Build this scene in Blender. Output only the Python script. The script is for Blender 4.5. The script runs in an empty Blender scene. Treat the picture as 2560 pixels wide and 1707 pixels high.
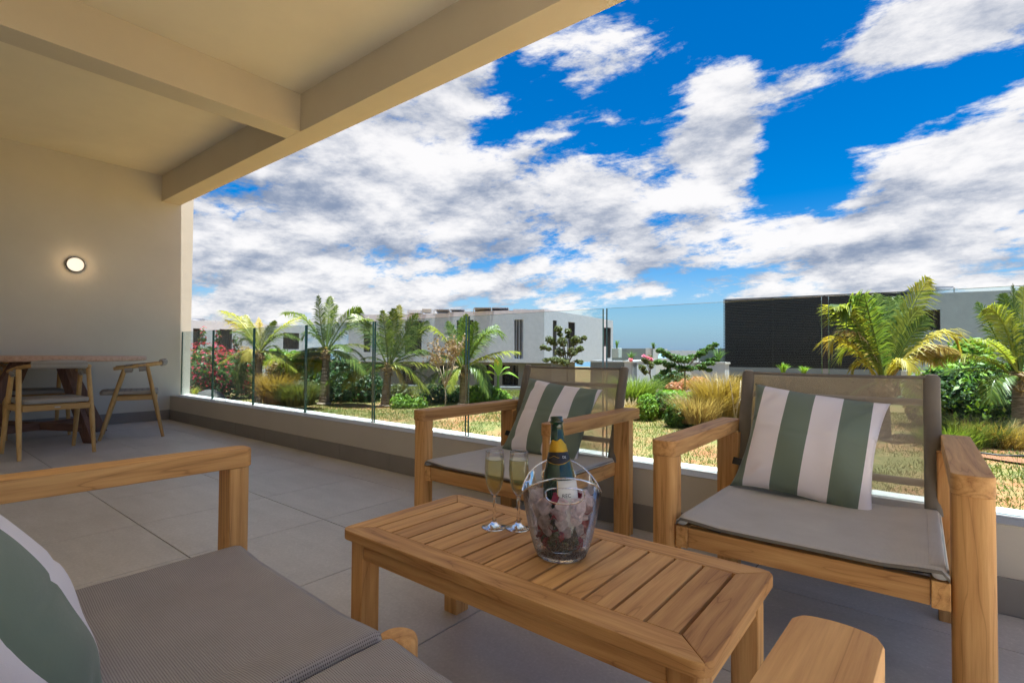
import bpy, bmesh, math, random
import numpy as np
from mathutils import Vector, Matrix

S = bpy.context.scene
COL = S.collection
rng = np.random.default_rng(7)
random.seed(7)

# ------------------------------------------------------------------ camera
FPX, PITCH, YAW, ROLL = 1291.72, .0225185, .676570, .00621114
CAM = np.array([3.52545, -2.022, .823164])
FW = np.array([-math.sin(YAW)*math.cos(PITCH), math.cos(YAW)*math.cos(PITCH), math.sin(PITCH)])
_R0 = np.array([math.cos(YAW), math.sin(YAW), 0.]); _U0 = np.cross(_R0, FW)
RT = math.cos(ROLL)*_R0 + math.sin(ROLL)*_U0
UP = -math.sin(ROLL)*_R0 + math.cos(ROLL)*_U0
cam = bpy.data.cameras.new('camera'); camo = bpy.data.objects.new('camera', cam); COL.objects.link(camo)
cam.sensor_width = 36; cam.lens = FPX*36/2560; cam.clip_start = .02; cam.clip_end = 9000
camo.matrix_world = Matrix(((RT[0], UP[0], -FW[0], CAM[0]), (RT[1], UP[1], -FW[1], CAM[1]), (RT[2], UP[2], -FW[2], CAM[2]), (0, 0, 0, 1)))
S.camera = camo

def ray(px, py): return FW + RT*(px-1280)/FPX - UP*(py-853.5)/FPX
def at(px, py, d): return CAM + ray(px, py)*d          # survey point seen in a given direction at a given distance
def onz(px, py, z):
    v = ray(px, py); return CAM + v*((z-CAM[2])/v[2])

# ------------------------------------------------------------------ light
EXPO = 1.95
SUN = Vector((.11, -.014, .985)).normalized()
w = bpy.data.worlds.new('World'); S.world = w; w.use_nodes = True
nt = w.node_tree; nt.nodes.clear()
def N(t, **k):
    n = nt.nodes.new(t)
    for a, b in k.items(): setattr(n, a, b)
    return n
def M(op, a, b=None, c=None, clamp=False):
    n = N('ShaderNodeMath', operation=op, use_clamp=clamp)
    for i, v in enumerate((a, b, c)):
        if v is None: continue
        if isinstance(v, (int, float)): n.inputs[i].default_value = v
        else: nt.links.new(v, n.inputs[i])
    return n.outputs[0]
def VM(op, a, b=None):
    n = N('ShaderNodeVectorMath', operation=op)
    for i, v in enumerate((a, b)):
        if v is None: continue
        if isinstance(v, (tuple, list, np.ndarray)): n.inputs[i].default_value = tuple(v)
        else: nt.links.new(v, n.inputs[i])
    return n.outputs['Value'] if op == 'DOT_PRODUCT' else n.outputs[0]
tc = N('ShaderNodeTexCoord'); D = VM('NORMALIZE', tc.outputs['Generated'])
sky = N('ShaderNodeTexSky', sky_type='NISHITA', sun_disc=False)
sky.sun_elevation = math.asin(SUN.z); sky.sun_rotation = math.atan2(SUN.x, SUN.y)
sky.air_density = 1.0; sky.dust_density = .4; sky.ozone_density = 2.5
hs = N('ShaderNodeHueSaturation'); hs.inputs['Saturation'].default_value = 1.62; hs.inputs['Value'].default_value = .40
hs.inputs['Hue'].default_value = .507
nt.links.new(sky.outputs[0], hs.inputs['Color'])
sx = N('ShaderNodeSeparateXYZ'); nt.links.new(D, sx.inputs[0])
def dome(v):
    n = N('ShaderNodeSeparateXYZ'); nt.links.new(v, n.inputs[0]); z_ = M('MAXIMUM', n.outputs[2], 0.0); q = M('ADD', z_, .34)
    c = N('ShaderNodeCombineXYZ'); nt.links.new(M('DIVIDE', n.outputs[0], q), c.inputs[0]); nt.links.new(M('DIVIDE', n.outputs[1], q), c.inputs[1]); nt.links.new(M('MULTIPLY', z_, 2.6), c.inputs[2])
    return c.outputs[0]
P1 = dome(D); P2 = dome(VM('ADD', D, (0, 0, .035)))
def noise(vec, scale, detail, rough, dist=0., off=(0, 0, 0)):
    n = N('ShaderNodeTexNoise'); n.noise_dimensions = '3D'
    nt.links.new(VM('ADD', vec, off), n.inputs['Vector'])
    n.inputs['Scale'].default_value = scale; n.inputs['Detail'].default_value = detail
    n.inputs['Roughness'].default_value = rough; n.inputs['Distortion'].default_value = dist
    return n.outputs['Fac']
def field(blobs, base):
    acc = base
    for px, py, r, a in blobs:
        d = ray(px, py); d = d/np.linalg.norm(d)
        k = 2/(r/FPX)**2
        dot = VM('DOT_PRODUCT', D, d)
        e = M('EXPONENT', M('MULTIPLY_ADD', dot, k, -k))
        acc = M('MULTIPLY_ADD', e, a, acc)
    return acc
n1 = noise(P1, 3.6, 14, .66, .10, (3.1, 1.7, 0))
nw = noise(VM('MULTIPLY', P1, (.55, 1.5, 1)), 9., 9, .6, .8, (1, 4, 0))
cover = field([(1330, 235, 80, -.30), (1550, 283, 100, -.34), (1650, 110, 130, -.12), (1230, 330, 60, -.14), (2130, 320, 170, -.46), (2400, 215, 110, -.36),
               (1990, 385, 80, -.40), (2000, 60, 120, -.34), (1850, 80, 120, -.25), (2035, 455, 50, -.3), (1640, 560, 35, -.22), (1260, 130, 60, -.12),
               (1640, 850, 110, -.6), (1520, 862, 60, -.4), (1760, 850, 70, -.45), (940, 672, 50, -.2), (2530, 575, 50, -.18), (1900, 235, 40, -.15), (1700, 250, 60, -.2),
               (1800, 314, 105, .42), (1430, 420, 150, .26), (800, 400, 300, .24), (650, 700, 260, .24), (1080, 600, 260, .20), (1110, 320, 120, .12), (1150, 230, 60, .16),
               (1800, 455, 95, .26), (2300, 470, 130, .30), (2460, 380, 110, .30), (2200, 600, 260, .26), (1760, 185, 42, .26), (1860, 195, 45, .30), (1970, 205, 48, .30), (2060, 165, 45, .34),
               (2150, 125, 48, .38), (2250, 90, 52, .42), (2360, 60, 58, .42), (2480, 40, 60, .42), (2130, 345, 30, .18), (1560, 620, 200, .16), (1650, 770, 60, .22)], .06)
cd = M('MULTIPLY_ADD', M('SUBTRACT', n1, .5), 1.9, M('MULTIPLY_ADD', M('SUBTRACT', nw, .5), .62, M('ADD', cover, .5)))
dens = N('ShaderNodeMapRange', interpolation_type='SMOOTHSTEP'); nt.links.new(cd, dens.inputs[0])
dens.inputs[1].default_value = .455; dens.inputs[2].default_value = .76
n2 = noise(P1, 3.4, 6, .52, .2, (9.4, -2.2, 4.0))
n3 = noise(P2, 3.6, 9, .62, .10, (3.1, 1.7, 0))          # the same field a little higher up: cloud overhead shades its own underside
dark = field([(590, 560, 110, .28), (820, 515, 80, .42), (1250, 590, 130, .24), (560, 700, 70, .22), (720, 480, 50, .2), (1400, 540, 100, .14), (500, 480, 80, .12), (1980, 500, 70, .12), (1650, 690, 90, .2), (1860, 380, 60, .1), (2300, 620, 200, .1)], -.20)
shd = M('ADD', M('MULTIPLY_ADD', n2, 1.5, dark), M('MULTIPLY', M('SUBTRACT', n3, n1), 2.3))
shade = N('ShaderNodeMapRange', interpolation_type='SMOOTHSTEP'); nt.links.new(shd, shade.inputs[0])
shade.inputs[1].default_value = .18; shade.inputs[2].default_value = 1.32
cc = N('ShaderNodeMix', data_type='RGBA'); nt.links.new(shade.outputs[0], cc.inputs[0])
cc.inputs[6].default_value = (2.62, 2.58, 2.58, 1); cc.inputs[7].default_value = (.70, .86, 1.20, 1)
# low band of haze toward the horizon
hz = N('ShaderNodeMapRange', interpolation_type='SMOOTHSTEP'); nt.links.new(sx.outputs[2], hz.inputs[0])
hz.inputs[1].default_value = .16; hz.inputs[2].default_value = -.02
sk2 = N('ShaderNodeMix', data_type='RGBA'); nt.links.new(M('MULTIPLY', hz.outputs[0], .75), sk2.inputs[0])
nt.links.new(hs.outputs[0], sk2.inputs[6]); sk2.inputs[7].default_value = (.50, 1.0, 1.95, 1)
mx = N('ShaderNodeMix', data_type='RGBA'); nt.links.new(M('MULTIPLY', dens.outputs[0], .97), mx.inputs[0])
nt.links.new(sk2.outputs[2], mx.inputs[6]); nt.links.new(cc.outputs[2], mx.inputs[7])
bg = N('ShaderNodeBackground'); bg.inputs['Strength'].default_value = .1
nt.links.new(mx.outputs[2], bg.inputs['Color'])
wo = N('ShaderNodeOutputWorld'); nt.links.new(bg.outputs[0], wo.inputs[0])
w.cycles.sampling_method = 'MANUAL'; w.cycles.sample_map_resolution = 512
sl = bpy.data.lights.new('sun', 'SUN'); sl.energy = 5.0; sl.angle = math.radians(.6); sl.color = (1, .955, .88)
so_ = bpy.data.objects.new('sun', sl); COL.objects.link(so_); so_.rotation_euler = SUN.to_track_quat('Z', 'Y').to_euler()
S.view_settings.view_transform = 'Standard'; S.view_settings.look = 'None'; S.view_settings.gamma = 1
S.view_settings.use_curve_mapping = False; S.view_settings.exposure = EXPO
S.render.engine = 'CYCLES'
c_ = S.cycles
c_.use_denoising = True; c_.max_bounces = 12; c_.diffuse_bounces = 6; c_.glossy_bounces = 4; c_.transmission_bounces = 10
c_.transparent_max_bounces = 24; c_.sample_clamp_indirect = 8; c_.caustics_reflective = False

# ------------------------------------------------------------------ materials
class NT:
    def __init__(s, name):
        s.m = bpy.data.materials.new(name); s.m.use_nodes = True; s.t = s.m.node_tree; s.t.nodes.clear()
        s.out = s.n('ShaderNodeOutputMaterial'); s.tc = None
    def n(s, t, **k):
        n = s.t.nodes.new(t)
        for a, b in k.items(): setattr(n, a, b)
        return n
    def put(s, sock, v):
        if isinstance(v, bpy.types.NodeSocket): s.t.links.new(v, sock)
        elif v is not None:
            if sock.type == 'RGBA' and len(v) == 3: v = (*v, 1)
            sock.default_value = v
    def coord(s, kind='Object'):
        if s.tc is None: s.tc = s.n('ShaderNodeTexCoord')
        return s.tc.outputs[kind]
    def map(s, scale=(1, 1, 1), kind='Object', rand=0., rot=(0, 0, 0)):
        v = s.coord(kind)
        if rand:
            oi = s.n('ShaderNodeObjectInfo'); a = s.n('ShaderNodeVectorMath', operation='SCALE')
            s.put(a.inputs[0], (rand, rand*.7, rand*1.3)); s.put(a.inputs['Scale'], oi.outputs['Random'])
            b = s.n('ShaderNodeVectorMath', operation='ADD'); s.put(b.inputs[0], v); s.put(b.inputs[1], a.outputs[0]); v = b.outputs[0]
        m = s.n('ShaderNodeMapping'); s.put(m.inputs['Vector'], v); s.put(m.inputs['Scale'], scale); s.put(m.inputs['Rotation'], rot)
        return m.outputs[0]
    def noise(s, vec, scale=5, detail=4, rough=.5, dist=0.):
        n = s.n('ShaderNodeTexNoise'); s.put(n.inputs['Vector'], vec); s.put(n.inputs['Scale'], scale)
        s.put(n.inputs['Detail'], detail); s.put(n.inputs['Roughness'], rough); s.put(n.inputs['Distortion'], dist); return n.outputs['Fac']
    def math(s, op, a, b=None, c=None, clamp=False):
        n = s.n('ShaderNodeMath', operation=op, use_clamp=clamp)
        for i, v in enumerate((a, b, c)):
            if v is not None: s.put(n.inputs[i], v)
        return n.outputs[0]
    def ramp(s, fac, stops, interp='LINEAR'):
        r = s.n('ShaderNodeValToRGB'); s.put(r.inputs[0], fac); e = r.color_ramp; e.interpolation = interp
        while len(e.elements) < len(stops): e.elements.new(.5)
        for el, (p, c) in zip(e.elements, stops): el.position = p; el.color = (*c, 1) if len(c) == 3 else c
        return r.outputs[0]
    def mix(s, f, a, b, mode='MIX'):
        n = s.n('ShaderNodeMix', data_type='RGBA', blend_type=mode); s.put(n.inputs[0], f); s.put(n.inputs[6], a); s.put(n.inputs[7], b); return n.outputs[2]
    def bump(s, h, dist=.001, strength=1.):
        b = s.n('ShaderNodeBump'); s.put(b.inputs['Height'], h); s.put(b.inputs['Distance'], dist); s.put(b.inputs['Strength'], strength); return b.outputs[0]
    def pr(s, col, rough=.6, normal=None, metal=0., **k):
        p = s.n('ShaderNodeBsdfPrincipled'); s.put(p.inputs['Base Color'], col); s.put(p.inputs['Roughness'], rough); s.put(p.inputs['Metallic'], metal)
        if normal is not None: s.put(p.inputs['Normal'], normal)
        for a, b in k.items(): s.put(p.inputs[a.replace('_', ' ')], b)
        return p.outputs[0]
    def shmix(s, f, a, b):
        n = s.n('ShaderNodeMixShader'); s.put(n.inputs[0], f); s.put(n.inputs[1], a); s.put(n.inputs[2], b); return n.outputs[0]
    def done(s, sh): s.t.links.new(sh, s.out.inputs[0]); return s.m

def wood(name, axis, c0, c1, c2, rough=.5, ring=9.):
    t = NT(name)
    sc = [15., 15., 15.]; sc[axis] = 1.4
    v = t.map(tuple(sc), rand=31.)
    a = t.noise(v, .55, 3, .5, .6)
    rings = t.math('FRACT', t.math('MULTIPLY', a, ring))
    tri = t.math('ABSOLUTE', t.math('MULTIPLY_ADD', rings, 2, -1))
    sc2 = [420., 420., 420.]; sc2[axis] = 14.
    fine = t.noise(t.map(tuple(sc2), rand=5.), 1., 4, .6)
    sc3 = [60., 60., 60.]; sc3[axis] = 2.2
    mid = t.noise(t.map(tuple(sc3), rand=9.), 1., 5, .65, .4)
    f = t.math('ADD', t.math('MULTIPLY', tri, .20), t.math('ADD', t.math('MULTIPLY', mid, .80), t.math('MULTIPLY', fine, .30)))
    col = t.ramp(f, [(.28, c0), (.58, c1), (.92, c2)])
    line = t.ramp(tri, [(.0, (.62, .55, .5)), (.07, (1, 1, 1))])
    col = t.mix(.6, col, line, 'MULTIPLY')
    oi = t.n('ShaderNodeObjectInfo')
    var = t.ramp(oi.outputs['Random'], [(0, (.80, .76, .72)), (.5, (1, 1, 1)), (1, (1.12, 1.12, 1.08))])
    col = t.mix(1., col, var, 'MULTIPLY')
    return t.done(t.pr(col, t.math('MULTIPLY_ADD', mid, .3, rough-.02), t.bump(t.math('ADD', fine, t.math('MULTIPLY', tri, .35)), .0005, .7), Specular_IOR_Level=.28))
TK = ((.24, .095, .028), (.55, .285, .10), (.73, .43, .17))
TEAK = [wood('teak_%s' % 'xyz'[i], i, *TK) for i in range(3)]
OAK = [wood('oak_%s' % 'xyz'[i], i, (.40, .22, .07), (.55, .34, .13), (.66, .44, .19), .5, 5) for i in range(3)]
WAL = [wood('walnut_%s' % 'xyz'[i], i, (.11, .055, .040), (.19, .10, .072), (.26, .15, .11), .55, 6) for i in range(3)]
WTOP = wood('tabletop_wood', 0, (.34, .20, .14), (.45, .29, .21), (.54, .37, .29), .45, 6)

def plaster(name, col, sc=1.):
    t = NT(name); v = t.map((1, 1, 1))
    a = t.noise(v, 1.3, 5, .6); b = t.noise(v, 90, 3, .6); c = t.noise(v, 9, 4, .6)
    col = t.mix(.5, col, t.ramp(a, [(.3, (.86, .86, .86)), (.7, (1.07, 1.07, 1.07))]), 'MULTIPLY')
    return t.done(t.pr(col, .88, t.bump(t.math('ADD', b, t.math('MULTIPLY', c, 2.5)), .0013*sc, .5)))
WALLM = plaster('cream_plaster', (.60, .57, .495)); CEILM = plaster('ceiling_plaster', (.74, .685, .55))
BEAMM = plaster('shaded_beam_plaster', (.56, .51, .41)); PARM = plaster('parapet_plaster', (.54, .50, .43)); SILLM = plaster('white_sill', (.60, .61, .60))  # BEAMM is the ceiling paint darkened: the beam's shade put into its colour

def tile_mat():
    t = NT('porcelain_tile'); v = t.map((1, 1, 1), rand=17.)
    a = t.noise(v, 2.2, 6, .62, .5); st = t.noise(t.map((1.6, 7, 1), rand=11.), 1.4, 5, .6, .3); sp = t.noise(v, 110, 4, .7)
    rust = t.noise(t.map((3, 9, 1), rand=3.), 1.2, 4, .6)
    col = t.ramp(t.math('ADD', t.math('MULTIPLY', a, .55), t.math('MULTIPLY', st, .45)), [(.3, (.46, .43, .39)), (.5, (.55, .515, .47)), (.72, (.64, .605, .56))])
    col = t.mix(t.ramp(rust, [(.60, (0, 0, 0)), (.8, (.22, .22, .22))]), col, (.46, .37, .31))
    col = t.mix(.6, col, t.ramp(sp, [(.3, (.78, .77, .76)), (.6, (1, 1, 1)), (.75, (1.4, 1.4, 1.4))]), 'MULTIPLY')
    oi = t.n('ShaderNodeObjectInfo'); col = t.mix(1., col, t.ramp(oi.outputs['Random'], [(0, (.975, .975, .975)), (1, (1.02, 1.02, 1.02))]), 'MULTIPLY')
    return t.done(t.pr(col, t.math('MULTIPLY_ADD', a, .12, .36), t.bump(t.math('ADD', sp, a), .0006, .4)))
TILEM = tile_mat()
def simple(name, col, rough=.5, metal=0., bump=0., bs=200, **k):
    t = NT(name); nrm = None
    v = t.map((1, 1, 1)); a = t.noise(v, bs, 3, .6)
    if bump: nrm = t.bump(a, bump)
    b = t.noise(v, 4, 4, .6)
    col = t.mix(.6, col, t.ramp(b, [(.25, (.85, .85, .85)), (.75, (1.1, 1.1, 1.1))]), 'MULTIPLY')
    return t.done(t.pr(col, rough, nrm, metal, **k))
GROUT = simple('grout', (.04, .034, .03), .9); SKIRT = simple('skirting_tile', (.24, .22, .20), .5, 0, .0006, 140)
ALU = simple('powder_coated_metal', (.30, .28, .25), .4, .2); CAPM = simple('grey_plastic_cap', (.42, .40, .37), .45)
BLACK = simple('black_metal', (.012, .012, .013), .4, .3); STEEL = simple('steel', (.5, .5, .5), .3, 1.)
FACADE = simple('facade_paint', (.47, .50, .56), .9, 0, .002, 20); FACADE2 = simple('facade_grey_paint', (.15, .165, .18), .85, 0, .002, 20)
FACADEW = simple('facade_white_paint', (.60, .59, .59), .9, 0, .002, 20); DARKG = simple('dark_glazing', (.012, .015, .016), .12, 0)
LOUV = simple('black_louvre', (.030, .032, .037), .38, .2); LBK = simple('black_backing', (.004, .004, .005), .8); SHUT = simple('dark_shutter', (.028, .022, .021), .6); PANELM = simple('solar_cells', (.22, .23, .26), .35, .2)
CONC = simple('concrete', (.33, .32, .30), .9, 0, .002, 60)

def fabric(name, c0, c1, hole=0., per=.0024, rough=.75):
    t = NT(name); uv = t.n('ShaderNodeUVMap').outputs[0]
    sp = t.n('ShaderNodeSeparateXYZ'); t.put(sp.inputs[0], uv)
    a = t.math('ABSOLUTE', t.math('SINE', t.math('MULTIPLY', sp.outputs[0], math.pi/per)))
    b = t.math('ABSOLUTE', t.math('SINE', t.math('MULTIPLY', sp.outputs[1], math.pi/(per*1.15))))
    h = t.math('MAXIMUM', a, b); lo = t.math('MULTIPLY', a, b)
    big = t.noise(t.map((1, 1, 1), 'UV'), 7, 4, .6)
    col = t.mix(t.ramp(h, [(.25, (0, 0, 0)), (.85, (1, 1, 1))]), c0, c1)
    col = t.mix(.5, col, t.ramp(big, [(.3, (.86, .84, .82)), (.7, (1.1, 1.1, 1.1))]), 'MULTIPLY')
    sh = t.pr(col, rough, t.bump(t.math('ADD', h, lo), .0006, .9), Sheen_Weight=.1)
    tr = t.n('ShaderNodeBsdfTranslucent'); t.put(tr.inputs[0], col); sh = t.shmix(.12, sh, tr.outputs[0])
    if hole:
        m = t.math('LESS_THAN', h, hole); tp = t.n('ShaderNodeBsdfTransparent'); sh = t.shmix(m, sh, tp.outputs[0])
    return t.done(sh)
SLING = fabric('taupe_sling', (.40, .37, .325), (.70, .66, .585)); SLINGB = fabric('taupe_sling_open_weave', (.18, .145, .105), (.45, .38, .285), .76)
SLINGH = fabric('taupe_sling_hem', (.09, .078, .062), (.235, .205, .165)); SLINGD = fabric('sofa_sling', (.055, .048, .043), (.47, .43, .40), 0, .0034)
def stripes(name, edges, firstgreen=True):
    t = NT(name); sp = t.n('ShaderNodeSeparateXYZ'); t.put(sp.inputs[0], t.n('ShaderNodeUVMap').outputs[0])
    G, Wc = (.15, .195, .145), (.80, .75, .77)
    st = [(0, G if firstgreen else Wc)]; g = firstgreen
    for e in edges: g = not g; st.append((e, G if g else Wc))
    col = t.ramp(sp.outputs[0], st, 'CONSTANT')
    wv = t.noise(t.map((1, 1, 1), 'UV'), 900, 2, .6); big = t.noise(t.map((1, 1, 1), 'UV'), 4, 5, .6)
    col = t.mix(.35, col, t.ramp(wv, [(.2, (.75, .75, .75)), (.8, (1.15, 1.15, 1.15))]), 'MULTIPLY')
    return t.done(t.pr(col, .85, t.bump(t.math('ADD', t.math('MULTIPLY', wv, .2), t.math('MULTIPLY', big, 3)), .0012, .6), Sheen_Weight=.25))

def paneglass():
    t = NT('balustrade_glass'); fr = t.n('ShaderNodeFresnel'); t.put(fr.inputs[0], 1.35)
    tp = t.n('ShaderNodeBsdfTransparent'); t.put(tp.inputs[0], (.85, .93, .95)); gl = t.n('ShaderNodeBsdfGlossy'); t.put(gl.inputs[1], .0)
    return t.done(t.shmix(t.math('MULTIPLY', fr.outputs[0], .3), tp.outputs[0], gl.outputs[0]))
PANE = paneglass()
def edgeglass():
    t = NT('glass_edge'); return t.done(t.pr((.012, .06, .05), .08, None))
PEDGE = edgeglass()
def clear(name, tint=(.97, .98, .99), frost=None, ior=1.45, amt=.9):
    t = NT(name); fr = t.n('ShaderNodeFresnel'); t.put(fr.inputs[0], ior)
    tp = t.n('ShaderNodeBsdfTransparent'); t.put(tp.inputs[0], tint); gl = t.n('ShaderNodeBsdfGlossy'); t.put(gl.inputs[1], .03)
    sh = t.shmix(t.math('MULTIPLY', fr.outputs[0], amt), tp.outputs[0], gl.outputs[0])
    if frost:
        sp = t.n('ShaderNodeSeparateXYZ'); t.put(sp.inputs[0], t.coord())
        drops = t.noise(t.map((1, 1, .6)), 420, 3, .6); z = t.math('MULTIPLY_ADD', sp.outputs[2], -1/frost, 1.15, True)
        d = t.math('MULTIPLY', t.ramp(drops, [(.40, (.45, .45, .45)), (.6, (1, 1, 1))]), t.math('POWER', z, 1.3), None, True)
        df = t.pr((.95, .95, .97), .2); tr = t.n('ShaderNodeBsdfTranslucent'); t.put(tr.inputs[0], (.9, .9, .92))
        sh = t.shmix(t.math('MULTIPLY', d, .38), sh, t.shmix(.75, df, tr.outputs[0]))
    return t.done(sh)
CLEAR = clear('thin_clear_glass', (.985, .99, 1), None, 1.45, .5); TUB = clear('frosted_acrylic', (.96, .955, .965), .13, 1.45, 1.)
def gls(name, col, rough, ior):
    t = NT(name); return t.done(t.pr(col, rough, None, 0, Transmission_Weight=1., IOR=ior))
STEMG = gls('solid_glass', (.98, .98, 1), 0, 1.45); _i = NT('ice'); _q = _i.n('ShaderNodeBsdfTranslucent'); _i.put(_q.inputs[0], (.97, .92, .94)); _v = _i.noise(_i.map((1, 1, 1), rand=9.), 45, 3, .6)
_lw = _i.n('ShaderNodeFresnel'); _i.put(_lw.inputs[0], 1.4)
ICE = _i.done(_i.shmix(_i.ramp(_v, [(.38, (.5, .5, .5)), (.60, (1, 1, 1))]), _i.pr((.99, .98, 1), .03, None, 0, Transmission_Weight=1., IOR=1.28), _i.shmix(.3, _q.outputs[0], _i.pr((.98, .92, .94), .1))))
_c = NT('champagne'); _a = _c.n('ShaderNodeBsdfTransparent'); _c.put(_a.inputs[0], (.97, .93, .66)); _q = _c.n('ShaderNodeBsdfTranslucent'); _c.put(_q.inputs[0], (.92, .84, .42))
CHAMP = _c.done(_c.shmix(.16, _a.outputs[0], _c.shmix(.4, _q.outputs[0], _c.pr((.85, .78, .38), .1))))
BOTG = simple('green_bottle_glass', (.004, .028, .010), .06, 0, Coat_Weight=.6); GOLD = simple('gold_foil', (.62, .36, .03), .35, .7, .0015, 90)
LABELW = simple('cream_label_paper', (.62, .63, .60), .6); COLLAR = simple('black_collar_label', (.012, .010, .014), .35); INK = simple('label_ink', (.03, .03, .04), .6)
PETAL = simple('crimson_petal', (.24, .006, .03), .55, 0, .002, 60, Subsurface_Weight=.1)
def lampmat():
    t = NT('lit_diffuser'); lw = t.n('ShaderNodeLayerWeight'); t.put(lw.inputs[0], .4)
    col = t.mix(lw.outputs['Facing'], (1, .90, .72), (1, .60, .30)); e = t.n('ShaderNodeEmission'); t.put(e.inputs[0], col); t.put(e.inputs[1], .30)
    return t.done(e.outputs[0])
LAMPM = lampmat()
def leaf(name, a, b, tr=.35, rough=.5):
    t = NT(name); g = t.n('ShaderNodeNewGeometry'); col = t.ramp(g.outputs['Random Per Island'], [(0, a), (1, b)])
    p = t.pr(col, rough, None, 0, Specular_IOR_Level=.4); tl = t.n('ShaderNodeBsdfTranslucent'); t.put(tl.inputs[0], t.mix(1., col, (1.5, 1.5, .7), 'MULTIPLY'))
    return t.done(t.shmix(tr, p, tl.outputs[0]))
LG = leaf('green_leaf', (.035, .085, .018), (.10, .19, .03)); LD = leaf('dark_green_leaf', (.013, .042, .014), (.05, .115, .028)); LB = leaf('bright_green_leaf', (.09, .20, .02), (.21, .33, .04))
LO = leaf('olive_leaf', (.05, .07, .02), (.14, .15, .045)); LY = leaf('yellow_leaf', (.42, .30, .02), (.55, .45, .05)); LR = leaf('dry_leaf', (.20, .12, .05), (.42, .30, .16))
FG = leaf('palm_green', (.045, .095, .02), (.17, .23, .045), .45, .38); FYG = leaf('palm_yellow_green', (.17, .21, .03), (.36, .37, .06), .45, .38)
FY = leaf('palm_yellow', (.28, .23, .03), (.44, .36, .06), .35); FD = leaf('palm_dry', (.30, .20, .10), (.50, .38, .24), .3)
RED = leaf('red_bract', (.34, .02, .05), (.60, .06, .11), .35); PINK = leaf('pink_flower', (.6, .16, .36), (.8, .35, .5), .4); CORAL = leaf('coral_leaf', (.40, .12, .08), (.55, .30, .20), .3)
OGR = leaf('ochre_grass', (.20, .13, .035), (.40, .27, .085), .35); GGR = leaf('green_grass_blade', (.06, .11, .02), (.20, .25, .05), .4)
LAWNB = leaf('lawn_blade', (.055, .095, .018), (.22, .235, .06), .35)
def bark(name, a, b):
    t = NT(name); n = t.noise(t.map((1, 1, 6)), 9, 5, .6); return t.done(t.pr(t.ramp(n, [(.35, a), (.65, b)]), .9, t.bump(n, .01)))
BARK = bark('palm_bark', (.09, .06, .04), (.30, .23, .17)); TWIG = bark('pale_twig', (.25, .19, .14), (.45, .37, .28)); TRK = bark('tree_bark', (.08, .06, .04), (.2, .16, .12))
def soil():
    t = NT('lawn_ground'); v = t.map((1, 1, 1), 'Object'); a = t.noise(v, .8, 6, .6, .4); b = t.noise(v, 14, 5, .65); c = t.noise(v, .35, 3, .5)
    col = t.ramp(t.math('ADD', t.math('MULTIPLY', a, .6), t.math('MULTIPLY', b, .4)), [(.34, (.06, .085, .02)), (.44, (.15, .15, .04)), (.51, (.25, .16, .065)), (.58, (.28, .11, .045))])
    return t.done(t.pr(col, .95, t.bump(b, .02)))
SOIL = soil()
MULCH = simple('red_soil', (.24, .10, .05), .95, 0, .01, 30); ROCK = simple('dark_rock', (.07, .065, .06), .85, 0, .02, 8)
SEA = simple('sea_water', (.04, .12, .2), .25)
TERR = simple('glazed_pot', (.50, .55, .50), .4)

# ------------------------------------------------------------------ mesh helpers
def link(name, me, mat=None, parent=None, loc=None, rot=None):
    o = bpy.data.objects.new(name, me); COL.objects.link(o)
    if mat is not None:
        for m_ in (mat if isinstance(mat, (list, tuple)) else [mat]): me.materials.append(m_)
    if parent is not None: o.parent = parent
    if loc is not None: o.location = loc
    if rot is not None: o.rotation_euler = rot
    return o
def tag(o, label=None, cat=None, group=None, kind=None):
    for k, v in (('label', label), ('category', cat), ('group', group), ('kind', kind)):
        if v: o[k] = v
    return o
def empty(name, loc, label, cat, group=None, rotz=0.):
    o = bpy.data.objects.new(name, None); COL.objects.link(o); o.location = loc; o.rotation_euler = (0, 0, rotz); o.empty_display_size = .1
    return tag(o, label, cat, group)
def mesh(name, V, Fc, smooth=False):
    me = bpy.data.meshes.new(name); me.from_pydata([tuple(v) for v in V], [], [tuple(f) for f in Fc])
    if smooth: me.polygons.foreach_set('use_smooth', [True]*len(me.polygons))
    me.update(); return me
def quads(name, V, k=4):
    """V: (n,k,3) array of separate k-gons -> mesh"""
    n = len(V); me = bpy.data.meshes.new(name); me.vertices.add(n*k); me.vertices.foreach_set('co', np.asarray(V, np.float32).ravel())
    me.loops.add(n*k); me.loops.foreach_set('vertex_index', np.arange(n*k, dtype=np.int32)); me.polygons.add(n)
    me.polygons.foreach_set('loop_start', np.arange(0, n*k, k, dtype=np.int32)); me.update(calc_edges=True); return me
def box_me(name, a, b, bev=.0, seg=2):
    bm = bmesh.new(); bmesh.ops.create_cube(bm, size=1)
    a = Vector(a); b = Vector(b)
    for v in bm.verts: v.co = Vector(((a+b)[i]/2 + v.co[i]*(b-a)[i] for i in range(3)))
    if bev: bmesh.ops.bevel(bm, geom=bm.edges[:], offset=bev, segments=seg, profile=.5, affect='EDGES')
    me = bpy.data.meshes.new(name); bm.to_mesh(me); bm.free()
    if bev: me.polygons.foreach_set('use_smooth', [True]*len(me.polygons)); me.set_sharp_from_angle(angle=math.radians(50))
    return me
def wn(o):
    m = o.modifiers.new('wn', 'WEIGHTED_NORMAL'); m.keep_sharp = True; m.weight = 100; return o
def box(name, a, b, mat, parent=None, bev=0., seg=2, **k):
    o = link(name, box_me(name, a, b, bev, seg), mat, parent, **k)
    return wn(o) if bev else o
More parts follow.
